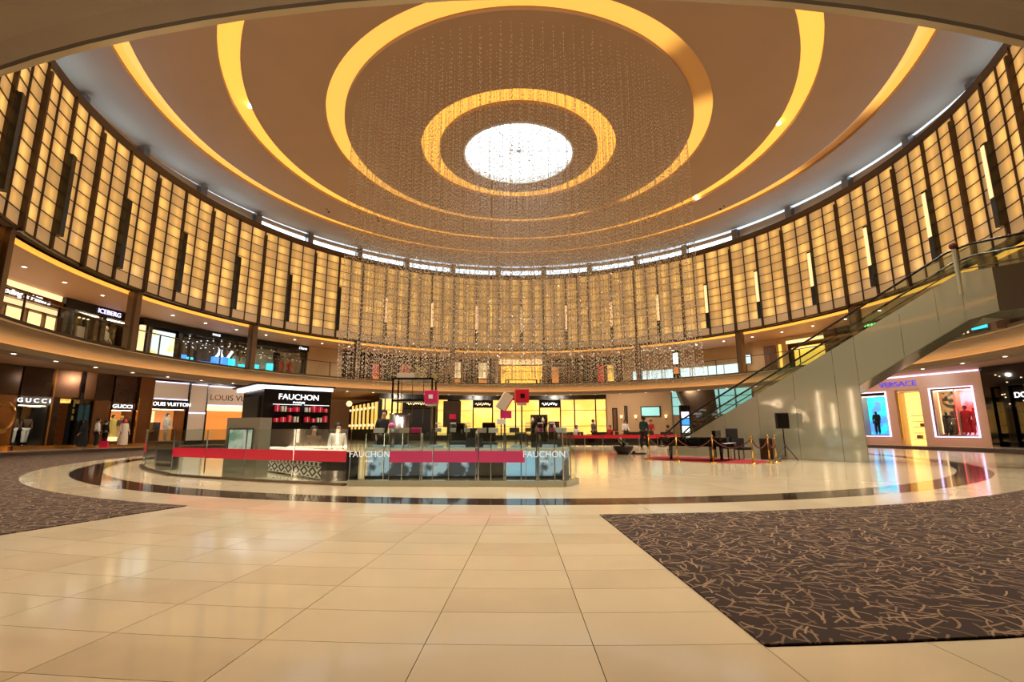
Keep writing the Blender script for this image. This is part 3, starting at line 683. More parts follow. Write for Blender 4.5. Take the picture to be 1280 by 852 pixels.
s.box('light_line', -59.8, -57.4, -.04, .05, 4.36, 4.42, 'e_lilac'); s.box('frame', -59.95, -57.3, 0, .4, 4.44, 4.60, 'black'); s.box('frame', -59.98, -59.82, -.05, .4, 0, 4.44, 'black'); s.box('frame', -57.4, -57.25, -.05, .4, 0, 4.44, 'black'); s.box('plinth', -59.8, -57.4, -.05, .3, 0, .3, 'black')
s = Shop('boutique', 'shopfront with brown lettering on white panel behind the black kiosk', GF, -57.2, -46, 0, 4.6)
s.box('frame', -57.2, -46, 0, .4, 4.42, 4.60, 'black'); s.box('lit_panel', -57.1, -46, 0, .1, 2.95, 4.4, 'linen'); s.box('light_line', -57.1, -46, -.05, .02, 4.32, 4.4, 'e_lilac'); s.box('light_line', -57.1, -46, -.05, .02, 2.88, 2.95, 'e_lilac')
s.sign('LOUIS VUITTON', .62, 'bronze_panel', -52.2, 3.5, 1.0, -.03); s.window(-57, -46.2, .3, 2.85, 'e_orange', 'bronze_panel', depth=1.4); s.box('plinth', -57.2, -46, -.1, .5, 0, .3, 'bronze'); s.box('fascia', -57.1, -46, -.06, .06, 2.5, 2.85, 'e_yellow_pale')

s = Shop('boutique', 'white shopfront behind the viewer, mirrored in the escalator cladding', GF, -152, -118, 0, 4.6)
s.box('wall_panel', -152, -118, .3, .5, 0, 4.6, 'linen'); s.sign('Dior', .95, 'e_glow_soft', -129, 3.38, 1.0, .22)
for a, z0, z1 in ((-133.2, .4, 2.9), (-137.4, .3, 4.3), (-139.6, .3, 3.2), (-142.6, .5, 4.4), (-131.8, .3, 1.6)): s.box('glow_strip', a, a + .22, .15, .29, z0, z1, 'e_glow_soft')
for k in range(16): a = -136.4 + rnd.uniform(0, 4); z = rnd.uniform(1.6, 2.9); s.box('pin_lamp', a, a + .2, .2, .29, z, z + .1, 'e_glow_soft')
s.box('base_light', -140.5, -131, .1, .29, .1, .22, 'e_glow_soft')
# ---- ground floor, far side: amber restaurant front
s = Shop('restaurant', 'amber backlit glass front with black frames and header', GF, -28.0, 18.5, 0, 4.4)
def seg(a0, a1, z0, z1, m, name, y=0.0, d=.12):
    n = max(1, int(abs(a1 - a0) / 3)); b = MB().arc(GF + y, GF + y + d, z0, z1, a0, a1, n)
    o = b.build(name, m); return o
rest = s.t
def rseg(*k, **kk):
    o = seg(*k, **kk); o.parent = rest; o.matrix_parent_inverse = (Matrix.Translation(P(s.r, s.ac, 0)) @ Matrix.Rotation(-D(s.ac), 4, 'Z')).inverted(); return o
rseg(-28, 18.5, 3.98, 4.5, 'black', 'header', y=-.12, d=.4)
xs = [-28, -26.8, -23.3, -16.4, -14.2, -11.9, -9.0, -5.0, -3.2, -0.2, 4.8, 9.1, 12.0, 16.3, 18.4]
blk = {(-23.3, -16.4): 1, (-14.2, -11.9): 1, (-9.0, -5.0): 1, (4.8, 9.1): 1}
for a0, a1 in zip(xs[:-1], xs[1:]):
    if (a0, a1) in blk:
        rseg(a0 + .1, a1 - .1, 3.25, 3.98, 'black_gloss', 'sign_panel', y=-.1)
        rseg(a0 + .1, a1 - .1, 0.6, 3.2, 'black_matte' if a0 < -12 else 'amber_panel', 'panel', y=.6 if a0 < -12 else 0)
    else:
        rseg(a0 + .1, a1 - .1, 2.95, 3.98, 'amber_panel', 'panel'); rseg(a0 + .1, a1 - .1, 1.4, 2.9, 'amber_panel', 'panel'); rseg(a0 + .1, a1 - .1, .5, 1.35, 'amber_panel', 'panel')
    rseg(a0 - .12, a0 + .12, 0, 4.0, 'black', 'mullion', y=-.06)
rseg(-28, 18.5, 0, .5, 'black_matte', 'plinth', y=-.05)
for a0, n in ((-20.4, 7), (-13.1, 3), (-7.0, 5), (6.9, 5)):       # gold script on the black panels
    for k in range(n):
        b = MB(); pts = []
        for j in range(9):
            t_ = j / 8; pts.append(P(GF - .2, a0 + (k - n / 2) * .62 + t_ * .6, 3.55 + .11 * math.sin(6.3 * t_ + k * 1.7) + .05 * (k % 2)))
        o = b.tube(pts, .035, 5).build('script_stroke', 'e_cream' if a0 < 5 else 'e_white', rest); o.matrix_parent_inverse = (Matrix.Translation(P(s.r, s.ac, 0)) @ Matrix.Rotation(-D(s.ac), 4, 'Z')).inverted()
# receding side wall with amber slots and globe lamps
A, B = Vector((-13.1, 24.7)), Vector((-19.3, 35.0)); dv = (B - A); ang = math.atan2(dv.y, dv.x)
t = thing('slotted_wall', 'receding dark wall with tall amber light slots and round bulbs', 'wall panel', (A.x, A.y, 0), ang)
MB().box(0, 12, -.3, 0, 0, 3.95).build('wall_body', 'black_matte', t)
for k in range(7):
    x = .25 + 1.62 * k; w = 1.0 if k == 0 else .62
    MB().box(x, x + w, 0.0, .06, 1.1, 3.7).build('light_slot', 'amber_panel', t)
    for zz in (1.5, 3.2): MB().ball((x + w + .4, .12, zz), .14, 8).build('bulb', 'e_cream', t)
t = thing('globe_lamp', 'white globe lamp hanging before the slotted amber wall', 'pendant lamp', (-13.8, 18.2, 0))
MB().ball((0, 0, 3.15), .24, 14).build('globe', 'e_cream', t, True); MB().cyl((0, 0, 3.38), (0, 0, 4.6), .012, n=6).build('cord', 'black', t)

# ---- ground floor, far right: beige wall with wall lights, windows
w = struct(MB().arc(GF + .1, GF + .4, 0, 4.62, 18.5, 31.5, 8).build('wall_far', 'wall_beige'))
for (a0, a1, z0, z1) in ((19.6, 20.6, .9, 3.1), (22.0, 22.6, .9, 3.3), (25.2, 29.0, 2.2, 3.2)):
    MB().arc(GF - .02, GF + .12, z0, z1, a0, a1, 2).build('window_frame', 'black', w); MB().arc(GF - .05, GF, z0 + .1, z1 - .1, a0 + .2, a1 - .2, 2).build('window_pane', 'e_teal' if a0 > 24 else 'wood', w)
for i, a in enumerate((21.4, 24.2, 30.0)):
    t = wall_thing('wall_sconce', ('glowing wall sconce left of the narrow dark door', 'glowing wall sconce left of the wide high window', 'glowing wall sconce right of the wide high window')[i], 'wall light', GF + .08, a, 2.1)
    MB().box(-.06, .06, -.12, 0, -.15, .0).build('bracket', 'brass', t); MB().lathe([(.08, .0), (.15, .28)], 12, (0, -.14, 0)).build('shade', 'e_cream', t)
g = struct(MB().arc(GF - .5, GF - .45, 2.3, 4.62, 31.5, 46, 8).build('window_2', 'e_teal')); 
for a in (31.5, 34.4, 37.3, 40.2, 43.1, 46): MB().arc(GF - .56, GF - .44, 0, 4.62, a - .12, a + .12, 1).build('mullion', 'steel', g)
for z in (2.3, 3.1, 3.9): MB().arc(GF - .55, GF - .45, z - .03, z + .03, 31.5, 46, 8).build('transom', 'steel', g)
struct(MB().arc(GF - .5, GF - .3, 0, 2.28, 31.5, 61, 14).build('wall_low', 'wall_beige')); struct(MB().arc(GF - .5, GF - .3, 2.28, 4.62, 46, 61, 8).build('wall_high', 'wall_beige'))
p0, p1 = P(24.2, 37.5), P(25.0, 33.2)
t = thing('raking_pillar', 'brown raking pillar leaning below the upper gallery', 'pillar', (0, 0, 0))
MB().add([(p0.x - 1.3, p0.y, 4.62), (p0.x + 1.5, p0.y - .9, 4.62), (p0.x + 1.7, p0.y + .3, 4.62), (p0.x - 1.1, p0.y + 1.2, 4.62), (p0.x + .1, p0.y - .4, 0), (p0.x + 1.7, p0.y - 1.2, 0), (p0.x + 1.9, p0.y, 0), (p0.x + .3, p0.y + .8, 0)],
         [(0, 1, 5, 4), (1, 2, 6, 5), (2, 3, 7, 6), (3, 0, 4, 7), (0, 3, 2, 1), (4, 5, 6, 7)]).build('shaft', 'bronze', t)

# ---- ground floor, right: pink stone shop with lit windows
s = Shop('boutique', 'pink stone shopfront with violet lettering, cyan window and red window', GF, 60.5, 76.0, 0, 4.62)
zt = 4.60
for (a0, a1, z0, z1) in ((60.5, 61.3, 0, 3.6), (65.2, 66.3, 0, 3.6), (69.3, 70.4, 0, 3.6), (75.1, 76.0, 0, 3.6), (61.3, 65.2, 0, .55), (70.4, 75.1, 0, .55), (60.5, 76.0, 3.6, zt)):
    s.box('stone_panel', a0, a1, -.1, .25, z0, z1, 'pink_wall')
s.box('light_line', 60.6, 75.9, -.22, -.1, 4.42, 4.50, 'e_lilac'); s.sign('VERSACE', .50, 'e_violet', 66.8, 3.98, 1.15, -.14, .04)
for a0, a1 in ((61.3, 65.2), (70.4, 75.1)): s.frame('light_frame', a0, a1, .5, 3.58, .07, 'e_lilac', -.18, -.08)
s.window(61.5, 65.0, .62, 3.3, 'poster_cyan', 'pink_wall', depth=.7); s.window(70.7, 72.9, .62, 3.4, 'shop_bokeh', 'cream', depth=.9); s.window(72.95, 74.9, .62, 3.4, 'poster_red', 'e_red', depth=.6)
s.box('light_rod', 70.85, 70.95, .3, .36, .7, 3.3, 'e_cream'); s.box('lit_shelf', 71.6, 72.8, .6, .85, 1.3, 1.75, 'e_yellow_pale')
s.box('back_panel', 66.2, 69.4, .9, 1.0, 0, 3.6, 'e_yellow'); s.box('cheek', 66.25, 66.33, .2, .9, 0, 3.6, 'cream'); s.box('cheek', 69.27, 69.35, .2, .9, 0, 3.6, 'cream'); s.box('lintel', 66.2, 69.4, .2, .9, 3.45, 3.6, 'cream')
for k in range(5):
    s.box('shelf', 67.2, 69.2, .5, .88, .35 + .38 * k, .40 + .38 * k, 'cream')
    if k % 2 == 0: s.box('display_box', 67.5 + .3 * k, 68.0 + .3 * k, 0.55, .8, .41 + .38 * k, .62 + .38 * k, 'wood')
s.box('door_rail', 66.4, 66.5, .0, .1, .3, 3.4, 'brass')
s.mannequin('dark mannequin pair figure before the cyan backdrop', 62.9, .35, .63, .2, h=1.7, top='cloth_black', bottom='cloth_black', **MN)
s.mannequin('mannequin in a wide black coat in the right pink shop window', 71.4, .4, .63, .3, h=1.5, top='cloth_black', robe=True, **MN)
s.mannequin('mannequin in olive dress in the right pink shop window', 72.3, .5, .63, 0, h=1.8, top='cloth_brown', robe=True, skin='skin_dark', hair='hair')
s.mannequin('mannequin in a red gown before the red poster', 73.5, .3, .63, -.2, h=1.8, top='cloth_red', robe=True, skin='skin_dark', hair='hair')
s.mannequin('mannequin in red trousers before the red poster, rightmost', 74.4, .3, .63, .2, h=1.75, top='cloth_red', bottom='cloth_red', skin='cloth_red', hair=None)
s = Shop('boutique', 'black glossy shopfront with dim rosewood panels, far right', GF, 76.0, 92, 0, 4.6)
s.box('facade', 76.0, 92, .35, .5, 0, 4.60, 'black_gloss'); s.box('header', 76.0, 92, -.1, .4, 3.4, 4.60, 'black_gloss')
for a in (76.1, 78.0, 82.6, 87): s.box('post', a, a + .8, -.12, .4, 0, 3.4, 'black_gloss')
for a0, a1 in ((76.95, 77.95), (78.85, 82.5), (83.5, 86.9)):
    s.box('rose_panel', a0, a1, .2, .3, 1.6, 2.7, 'wood'); s.box('rose_panel', a0, a1, .2, .3, .6, 1.55, 'bronze_dark'); s.box('pane', a0, a1, 0, .01, .3, 3.3, 'glass_dark')
s.sign('DOLCE&GABBANA', .42, 'e_white', 83.0, 2.85, 1.0, -.16)
for k in range(22):
    a, z = rnd.uniform(77.5, 86), rnd.uniform(2.2, 4.3); s.box('pin_lamp', a, a + .12, -.16, -.12, z, z + .05, 'e_cream')

# ---- upper gallery shops
def usign(s, *a, **k): return s.sign(*a, **k)
s = Shop('gallery_shop', 'cream lit upper shop with white script on a brown fascia', UF, -101, -88.4, ZU, ZC)
s.box('cornice', -101, -88.4, -.02, .2, 7.08, ZC, 'e_cream'); s.box('fascia', -101, -88.4, -.12, .2, 6.66, 7.06, 'bronze_panel'); s.box('transom_light', -101, -88.4, .1, .2, 6.38, 6.64, 'e_cream'); s.box('rail', -101, -88.4, -.05, .2, 6.30, 6.37, 'wood')
for a0, a1 in ((-101, -98.2), (-98.0, -95.6), (-95.4, -92.9), (-92.7, -90.5), (-90.3, -88.5)): s.box('lit_window', a0, a1, .1, .15, ZU, 6.28, 'e_yellow_pale'); s.box('post', a1, a1 + .2, -.05, .2, ZU, 6.3, 'wood')
s.sign('Loding & Millers', .34, 'e_white', -93.6, 6.84, 1.1, -.14, shear=.2)
for a in (-92.4, -91.6, -90.0, -89.2): s.box('figurine', a, a + .25, -.0, .08, ZU, ZU + rnd.uniform(.5, .9), 'wood')
s = Shop('gallery_shop', 'black upper shop with violet white lettering and draped window', UF, -88.2, -78.8, ZU, ZC)
s.box('header', -88.2, -78.8, -.1, .3, 6.85, ZC, 'black'); s.box('pillar', -88.2, -87.0, -.12, .3, ZU, 6.85, 'black'); s.sign('ICEBERG', .34, 'e_lilac', -82.3, 7.10, 1.0, -.13)
s.window(-86.8, -83.2, ZU + .02, 6.82, 'black_matte', 'bronze_dark'); s.window(-82.4, -79.2, ZU + .02, 6.82, 'bronze_dark', 'bronze_dark'); s.box('pillar', -83.1, -82.5, -.1, .3, ZU, 6.85, 'black')
for a in (-86.3, -85.4, -84.2, -83.7, -82.0): s.box('drape', a, a + .5, .8, .9, ZU + .05, 6.3, 'linen')
for a in (-86.0, -85.1, -84.5, -83.9): s.box('pin_lamp', a, a + .15, .4, .5, 6.62, 6.68, 'e_cream')
s.mannequin('white haired mannequin in patterned outfit in the black upper shop', -81.2, .4, ZU + .04, .2, h=1.75, top='linen', bottom='cloth_brown', skin='skin', hair='cloth_cream')
s = Shop('gallery_shop', 'black upper shop with sky poster, blue lit displays and starry lamps', UF, -77.0, -47.2, ZU, ZC)
def useg(par, a0, a1, z0, z1, m, name, y=0.0, d=.1):
    o = MB().arc(UF + y, UF + y + d, z0, z1, a0, a1, max(1, int(abs(a1 - a0) / 3))).build(name, m); o.parent = par.t
    o.matrix_parent_inverse = (Matrix.Translation(P(par.r, par.ac, par.z0)) @ Matrix.Rotation(-D(par.ac), 4, 'Z')).inverted(); return o
useg(s, -77, -47.2, 6.92, ZC, 'black', 'header', -.1, .4); useg(s, -77, -57, ZU, 6.92, 'black_matte', 'back_panel', 1.2); useg(s, -57, -47.2, ZU, 6.92, 'linen', 'back_panel', 1.4)
useg(s, -77, -76.2, ZU, 6.92, 'e_cream', 'light_column', .1); useg(s, -75.9, -75.5, ZU, 6.92, 'bronze', 'post', -.05); useg(s, -71.2, -70.4, ZU, 6.92, 'black', 'post', -.05, .3)
useg(s, -75.3, -71.8, 5.36, 6.76, 'poster_sky', 'poster', -.08); useg(s, -70.2, -47.4, ZU + .02, 6.9, 'glass_clear', 'pane', -.02, .015)
for a, z0, z1, m_ in ((-69.3, 4.9, 5.35, 'e_blue'), (-68.2, 4.9, 5.25, 'e_cyan'), (-66.4, 4.9, 5.1, 'e_blue'), (-65.2, 4.9, 5.1, 'e_blue'), (-63.8, 4.9, 5.5, 'e_blue'), (-62.2, 4.9, 5.55, 'e_blue'), (-61.0, 4.9, 5.5, 'e_cyan'), (-59.2, 4.9, 5.2, 'e_cyan'), (-57.8, 4.9, 5.2, 'e_blue'), (-56.6, 4.9, 5.3, 'e_cyan'), (-53.9, 4.9, 5.5, 'e_cyan')):
    useg(s, a - .5, a + .45, z0 + .1, z1 + .3, m_, 'lit_display', .3, .3)
for k in range(3):
    pts = [P(UF + .9, -63.4 + .95 * k + (.24 * j if k != 1 else .9 - .2 * j), 5.55 + .17 * j) for j in range(6)]
    o = MB().tube(pts, .09, 6).build('neon_stroke', 'e_white', s.t); o.matrix_parent_inverse = (Matrix.Translation(P(s.r, s.ac, s.z0)) @ Matrix.Rotation(-D(s.ac), 4, 'Z')).inverted()
for k in range(90):
    a, z = rnd.uniform(-69.8, -48), rnd.uniform(6.1, 6.85); 
    if -71 < a < -47.5: useg(s, a, a + .13, z, z + .045, 'e_cream' if a > -62 else 'e_white', 'pin_lamp', rnd.uniform(.2, .9), .04)
for i, a in enumerate((-60.0, -58.6, -57.3)):
    person('mannequin', ('leftmost', 'middle', 'rightmost')[i] + ' of three tan mannequins beside the blue displays', 'mannequin', P(UF + .6, a, ZU + .02), -D(a), h=1.6, top='cloth_cream', robe=True, skin='skin', hair='hair')
for i, a in enumerate((-51.6, -49.9)):
    person('mannequin', ('left', 'right')[i] + ' mannequin in red patterned gown under the starry lamps', 'mannequin', P(UF + .7, a, ZU + .02), -D(a), h=1.7, top='cloth_red', robe=True, skin='skin', hair='hair')
text('MAGE', .2, 'e_white', s.t, (s.lx(-65.0) , -.9 * 0 - .14 + UF * (1 / math.cos(D(-65.0 - s.ac)) - 1) * -1 * 0, 7.16 - ZU), .01)
tx = text('Diane', .26, 'e_white', s.t, (0, 0, 0), .01, shear=.2); tx.location = (UF * math.sin(D(-48.6 - s.ac)) , UF * (math.cos(D(-48.6 - s.ac)) - 1) - .16, 7.12 - ZU); tx.rotation_euler = (D(90), 0, -D(-48.6 - s.ac))
for o in s.t.children:
    if o.name.startswith('lettering') and o is not tx: o.location = (UF * math.sin(D(-65.0 - s.ac)), UF * (math.cos(D(-65 - s.ac)) - 1) - .16, 7.14 - ZU); o.rotation_euler = (D(90), 0, -D(-65.0 - s.ac))
struct(MB().arc(UF, UF + .2, ZU, ZC, -47.2, -40, 4).build('wall_upper_left', 'wall_beige'))
s = Shop('gallery_shop', 'black upper shop with two glowing red display panels', UF, -40, -15.6, ZU, ZC)
useg(s, -40, -15.6, 7.0, 7.3, 'black', 'header', -.1, .4); useg(s, -40, -15.6, ZU, 7.0, 'black_matte', 'back_panel', .9); useg(s, -40, -15.6, ZU, 7.0, 'glass_clear', 'pane', -.02, .015)
for a in (-40, -37.6, -35.6, -29.0, -20.4, -15.9): useg(s, a, a + .4, ZU, 7.0, 'black', 'post', -.08, .2)
for a0, a1 in ((-33.4, -30.6), (-27.0, -24.4)):
    useg(s, a0, a1, ZU, 6.75, 'wood', 'display_panel', .3); useg(s, a0 + .2, a0 + 1.6, 5.0, 6.5, 'e_redglow', 'red_hanging', .2); useg(s, a0 + .5, a0 + 1.4, ZU + .1, 5.4, 'e_orange', 'glow', .15)
for a, m_ in ((-39.0, 'e_red'), (-36.6, 'e_gold'), (-34.8, 'e_red')): useg(s, a - .6, a + .5, ZU + .1, ZU + .5, m_, 'glow_lamp', .1)
useg(s, -23.6, -21.0, 5.2, 6.5, 'shop_bokeh', 'shelf_display', .4); useg(s, -20, -18.6, ZU, 6.0, 'cloth_yellow', 'figure_panel', .5); useg(s, -18.2, -16.2, ZU, 6.9, 'wood', 'shelf_display', .4)
s = Shop('gallery_shop', 'black upper shop with two tall bright cream windows', UF, -15.4, -4.4, ZU, ZC)
useg(s, -15.4, -4.4, 7.05, 7.3, 'bronze', 'header', -.1, .4); useg(s, -15.4, -4.4, ZU, 7.05, 'black_matte', 'back_panel', .8)
for a0, a1, m_ in ((-14.6, -13.2, 'e_cream'), (-9.0, -7.1, 'e_cream')): useg(s, a0, a1, 5.6, 7.0, m_, 'lit_window', .2); useg(s, a0, a1, ZU, 5.5, 'e_orange', 'lit_counter', .3)
for a in (-13.0, -6.9): useg(s, a, a + .7, ZU, 7.0, 'wood', 'side_panel', .3)
useg(s, -15.4, -4.4, ZU, 7.0, 'glass_clear', 'pane', -.02, .015); useg(s, -5.2, -4.4, ZU, 7.3, 'linen', 'post', -.08, .2)
s = Shop('gallery_shop', 'golden glowing upper shop with bright header and ring emblem', UF, -4.3, 6.6, ZU, ZC)
useg(s, -4.3, 6.6, 6.85, 7.3, 'e_yellow_pale', 'lit_header', -.05, .2); useg(s, -3.8, 6.2, ZU, 6.82, 'e_gold', 'back_panel', .8); useg(s, -4.3, -3.8, ZU, 6.85, 'gold_trim', 'post', -.05); useg(s, 6.1, 6.6, ZU, 6.85, 'gold_trim', 'post', -.05)
useg(s, -2.5, 4.6, 5.45, 5.5, 'wood', 'counter_top', .2, .3); o = MB().lathe([(.30, -.02), (.36, 0), (.30, .02)], 24, closed=True).build('ring_emblem', 'bronze', s.t); o.location = (.05, -.12, 7.05 - ZU); o.rotation_euler = (D(90), 0, 0)
for a in (-2.8, -2.2, 4.4, 5.3, 5.8): useg(s, a, a + .35, ZU, ZU + rnd.uniform(.6, 1.0), 'cloth_black', 'vase', .1, .2)
s = Shop('gallery_shop', 'black upper shop with amber figure niches, right of the gold shop', UF, 6.9, 24.4, ZU, ZC)
useg(s, 6.9, 24.4, 6.95, 7.3, 'black', 'header', -.1, .4); useg(s, 6.9, 24.4, ZU, 6.95, 'black_matte', 'back_panel', .9)
for a0, a1, m_ in ((8.2, 9.8, 'e_orange'), (10.7, 12.8, 'wood'), (14.3, 15.2, 'wood'), (18.8, 20.2, 'e_redglow'), (21.0, 22.4, 'shelf_glow'), (23.4, 24.2, 'wood')): useg(s, a0, a1, ZU, 6.6, m_, 'niche', .3)
useg(s, 6.9, 24.4, ZU, 6.95, 'glass_clear', 'pane', -.02, .015)
w = struct(MB().arc(UF + .6, UF + .8, ZU, ZC, 24.4, 52, 10).build('wall_upper_right', 'wall_beige'))
for k in range(7):
    a = 26.6 + 3.2 * k; MB().arc(UF + .5, UF + .56, ZU + .1, 5.95, a, a + 2.9, 2).build('day_window', 'e_daywin', w)
s = Shop('gallery_shop', 'brown upper wall with golden lit alcove above the escalator', UF, 52, 67.4, ZU, ZC)
useg(s, 52, 58.4, ZU, ZC, 'wall_beige', 'wall_panel', .1); useg(s, 54.2, 56.4, ZU, 6.9, 'wood', 'door_panel', 0); useg(s, 57.0, 57.4, ZU, 6.9, 'e_gold', 'light_post', 0); useg(s, 58.5, 65.2, ZU, 6.7, 'e_gold', 'alcove_back', .9); useg(s, 58.5, 65.2, 6.85, 7.05, 'e_yellow_pale', 'light_line', -.05); useg(s, 58.5, 65.2, 6.45, 6.6, 'e_yellow_pale', 'light_line', .6)
useg(s, 58.5, 65.2, 7.05, ZC, 'wall_beige', 'lintel', 0); useg(s, 65.3, 67.4, ZU, ZC, 'wood', 'pier', -.1, .3)
s = Shop('gallery_shop', 'dark upper shop with green lit sign behind the escalator', UF, 67.5, 80, ZU, ZC)
useg(s, 67.5, 80, 6.9, ZC, 'black', 'header', -.1, .3); useg(s, 67.5, 80, ZU, 6.9, 'black_matte', 'back_panel', .8)
for k in range(7): useg(s, 72.2 + .5 * k + (.3 if k > 3 else 0), 72.5 + .5 * k + (.3 if k > 3 else 0), 7.05, 7.17, 'e_green', 'sign_lamp', -.14, .05)
useg(s, 72, 76, ZU, 6.6, 'cream', 'lit_panel', .6); useg(s, 70, 71.6, 5.0, 6.4, 'shop_bokeh', 'display', .5)
s = Shop('gallery_shop', 'dark upper shop with white characters, seen under the landing', UF, 80, 104, ZU, ZC)
useg(s, 80, 104, 6.55, ZC, 'black', 'header', -.1, .3); useg(s, 80, 104, ZU, 6.55, 'bronze_dark', 'back_panel', .5); useg(s, 84.0, 85.6, 5.7, 6.5, 'e_cream', 'lit_window', .3); useg(s, 86.2, 88.0, 5.8, 6.4, 'e_cyan', 'lit_window', .3)
tx = text('UC 京E', .5, 'e_white', s.t, (UF * math.sin(D(91.6 - s.ac)), UF * (math.cos(D(91.6 - s.ac)) - 1) - .18, 6.95 - ZU), .01); tx.rotation_euler = (D(90), 0, -D(91.6 - s.ac))
person('person', 'person in black standing by the upper glass balustrade', 'person', P(19.3, -57.4, ZU), -D(-57.4), h=1.75, skin='skin_dark')
t = wall_thing('sign_totem', 'black sign totem with blue screen on the upper gallery', 'sign', 19.6, 38.6, ZU)
MB().box(-.28, .28, -.1, .1, 0, 2.35).build('body', 'black_gloss', t, bevel=.05); MB().box(-.2, .2, -.12, -.1, 1.25, 2.1).build('screen', 'e_white', t); MB().box(-.18, .18, -.118, -.1, .5, 1.0).build('lower_screen', 'e_orange', t)
t = wall_thing('monitor', 'small white screen on a stand, upper gallery', 'screen', 19.8, 53.5, ZU)
MB().box(-.42, .42, -.03, .03, .75, 1.45).build('casing', 'black', t); MB().box(-.36, .36, -.04, -.03, .8, 1.4).build('display', 'e_daywin', t); MB().box(-.04, .04, -.03, .03, 0.02, .75).build('stand', 'black', t); MB().box(-.25, .25, -.15, .15, 0, .02).build('foot', 'black', t)

# ------------------------------------------------------------------ escalator
ES = thing('escalator', 'escalator clad in glossy pale panels rising to the upper gallery', 'escalator', (8.66, -4.25, 0), math.atan2(-.733, .68))
etop = lambda s_: min(2.39 + .543 * s_, 5.48)
def ebot(s_): return 0.0 if s_ < 2.95 else min(2.42 + .60 * (s_ - 2.95), 4.22)
js = [-3.95, -2.7, -1.45, -.2, 1.05, 2.3, 2.95, 4.2, 5.1, 5.7, 6.4, 7.6, 8.75]
for y0, y1 in ((0.0, .05), (1.55, 1.6)):
    for a, b in zip(js[:-1], js[1:]):
        if y0 > 1 and 1.0 < a < 2.9: continue
        zb0, zb1 = (0, 0) if b <= 2.95 else (ebot(a) if a > 2.95 else 2.42, ebot(b))
        a_, b_ = a + .006, b - .006
        MB().prismy([(a_, zb0 + .004), (b_, zb1 + .004), (b_, etop(b)), (a_, etop(a))], y0, y1).build('cladding_panel', 'cladding' if b < 6.5 else 'trim_dark', ES)
MB().add([(2.93, .05, 0), (2.95, .05, 0), (1.08, 1.58, 0), (1.05, 1.55, 0), (2.93, .05, 2.40), (2.95, .05, 2.41), (1.08, 1.58, 1.29), (1.05, 1.55, 1.27)], [(0, 1, 2, 3), (4, 7, 6, 5), (0, 4, 5, 1), (1, 5, 6, 2), (2, 6, 7, 3), (3, 7, 4, 0)]).build('end_panel', 'cladding', ES)
MB().prismy([(1.05, 1.26), (6.0, 4.24), (8.75, 4.24), (8.75, 4.30), (6.0, 4.30), (1.05, 1.32)], .05, 1.55).build('underside', 'cladding', ES)
MB().box(5.7, 8.75, .05, 1.55, 4.70, 4.84).build('landing', 'steel', ES)
for k in range(26):
    s_ = -3.2 + .35 * k; z = etop(s_) - .42
    if z > .1 and z < 4.8: MB().box(s_, s_ + .36, .12, 1.48, z - .19, z).build('step', 'steel', ES)
for y in (.10, 1.50):
    pts = [(-4.1, y, .75), (-3.9, y, .95)] + [(s_, y, etop(s_) + .80) for s_ in (-3.4, 0, 3, 5.5)] + [(6.0, y, 6.30), (7.5, y, 6.32), (8.9, y, 6.32)]
    MB().tube(pts, .035, 8).build('handrail', 'black', ES, True)
    MB().prismy([(-3.8, .35), (5.7, 5.48), (8.75, 5.48), (8.75, 6.28), (6.0, 6.27), (5.5, 6.17), (-3.6, 1.18)], y - .006, y + .006).build('glass_side', 'glass', ES)
    MB().tube([(s_, y, etop(s_) + .16) for s_ in (-3.6, 0, 3, 5.6)] + [(8.7, y, 5.64)], .02, 6).build('deck_rail', 'bronze', ES)
t = thing('camera_post', 'short post with a dark red globe at the top of the escalator', 'post', (12.55, -8.40, 4.84))
MB().cyl((0, 0, 0), (0, 0, 1.38), .06, n=12).build('post', 'cladding', t); MB().ball((0, 0, 1.48), .11, 12).build('globe', 'rope_red', t, True)

# ------------------------------------------------------------------ piano corner
tag(MB().prism([(4.2, -4.1), (4.6, -5.1), (5.6, -6.1), (6.6, -6.7), (7.6, -6.3), (8.0, -5.3), (7.2, -3.9), (6.2, -3.0), (5.0, -2.9)], 0.0, .012).build('rug', 'rug_red'), 'red rug under the grand piano', 'rug')
pn = thing('grand_piano', 'black grand piano with closed lid on a red rug', 'piano', (5.85, -5.0, .012), math.atan2(-.62, .78))
# local x from tail to keyboard; y away from the viewer
case = [(1.0, -.62), (1.0, .78), (.55, .78), (.2, .70), (-.25, .36), (-.7, .22), (-1.05, .10), (-1.15, -.12), (-1.1, -.42), (-.95, -.58), (-.6, -.62)]
MB().prism([(x, y) for x, y in case], .47, .73).build('case', 'black_gloss', pn)
MB().prism([(x * 1.02, y * 1.02) for x, y in case if x < .9] + [(.62, -.63), (.62, .80)][::-1] if False else [(x * 1.02, y * 1.03) for x, y in case], .735, .765).build('lid', 'black_gloss', pn)
kb = MB().box(.86, 1.12, -.55, .72, .46, .56).build('keyboard', 'black_gloss', pn); MB().box(.98, 1.10, -.50, .67, .56, .575).build('keys', 'white', kb)
MB().box(.62, .68, -.3, .5, .77, .98).build('music_desk', 'black_gloss', pn)
for x, y in ((-.85, -.15), (.62, -.5), (.62, .62)):
    MB().cyl((x, y, 0), (x, y, .48), .045, .075, 10).build('leg', 'black_gloss', pn)
MB().box(.50, .58, -.06, .22, .08, .48).build('pedal_lyre', 'black_gloss', pn)
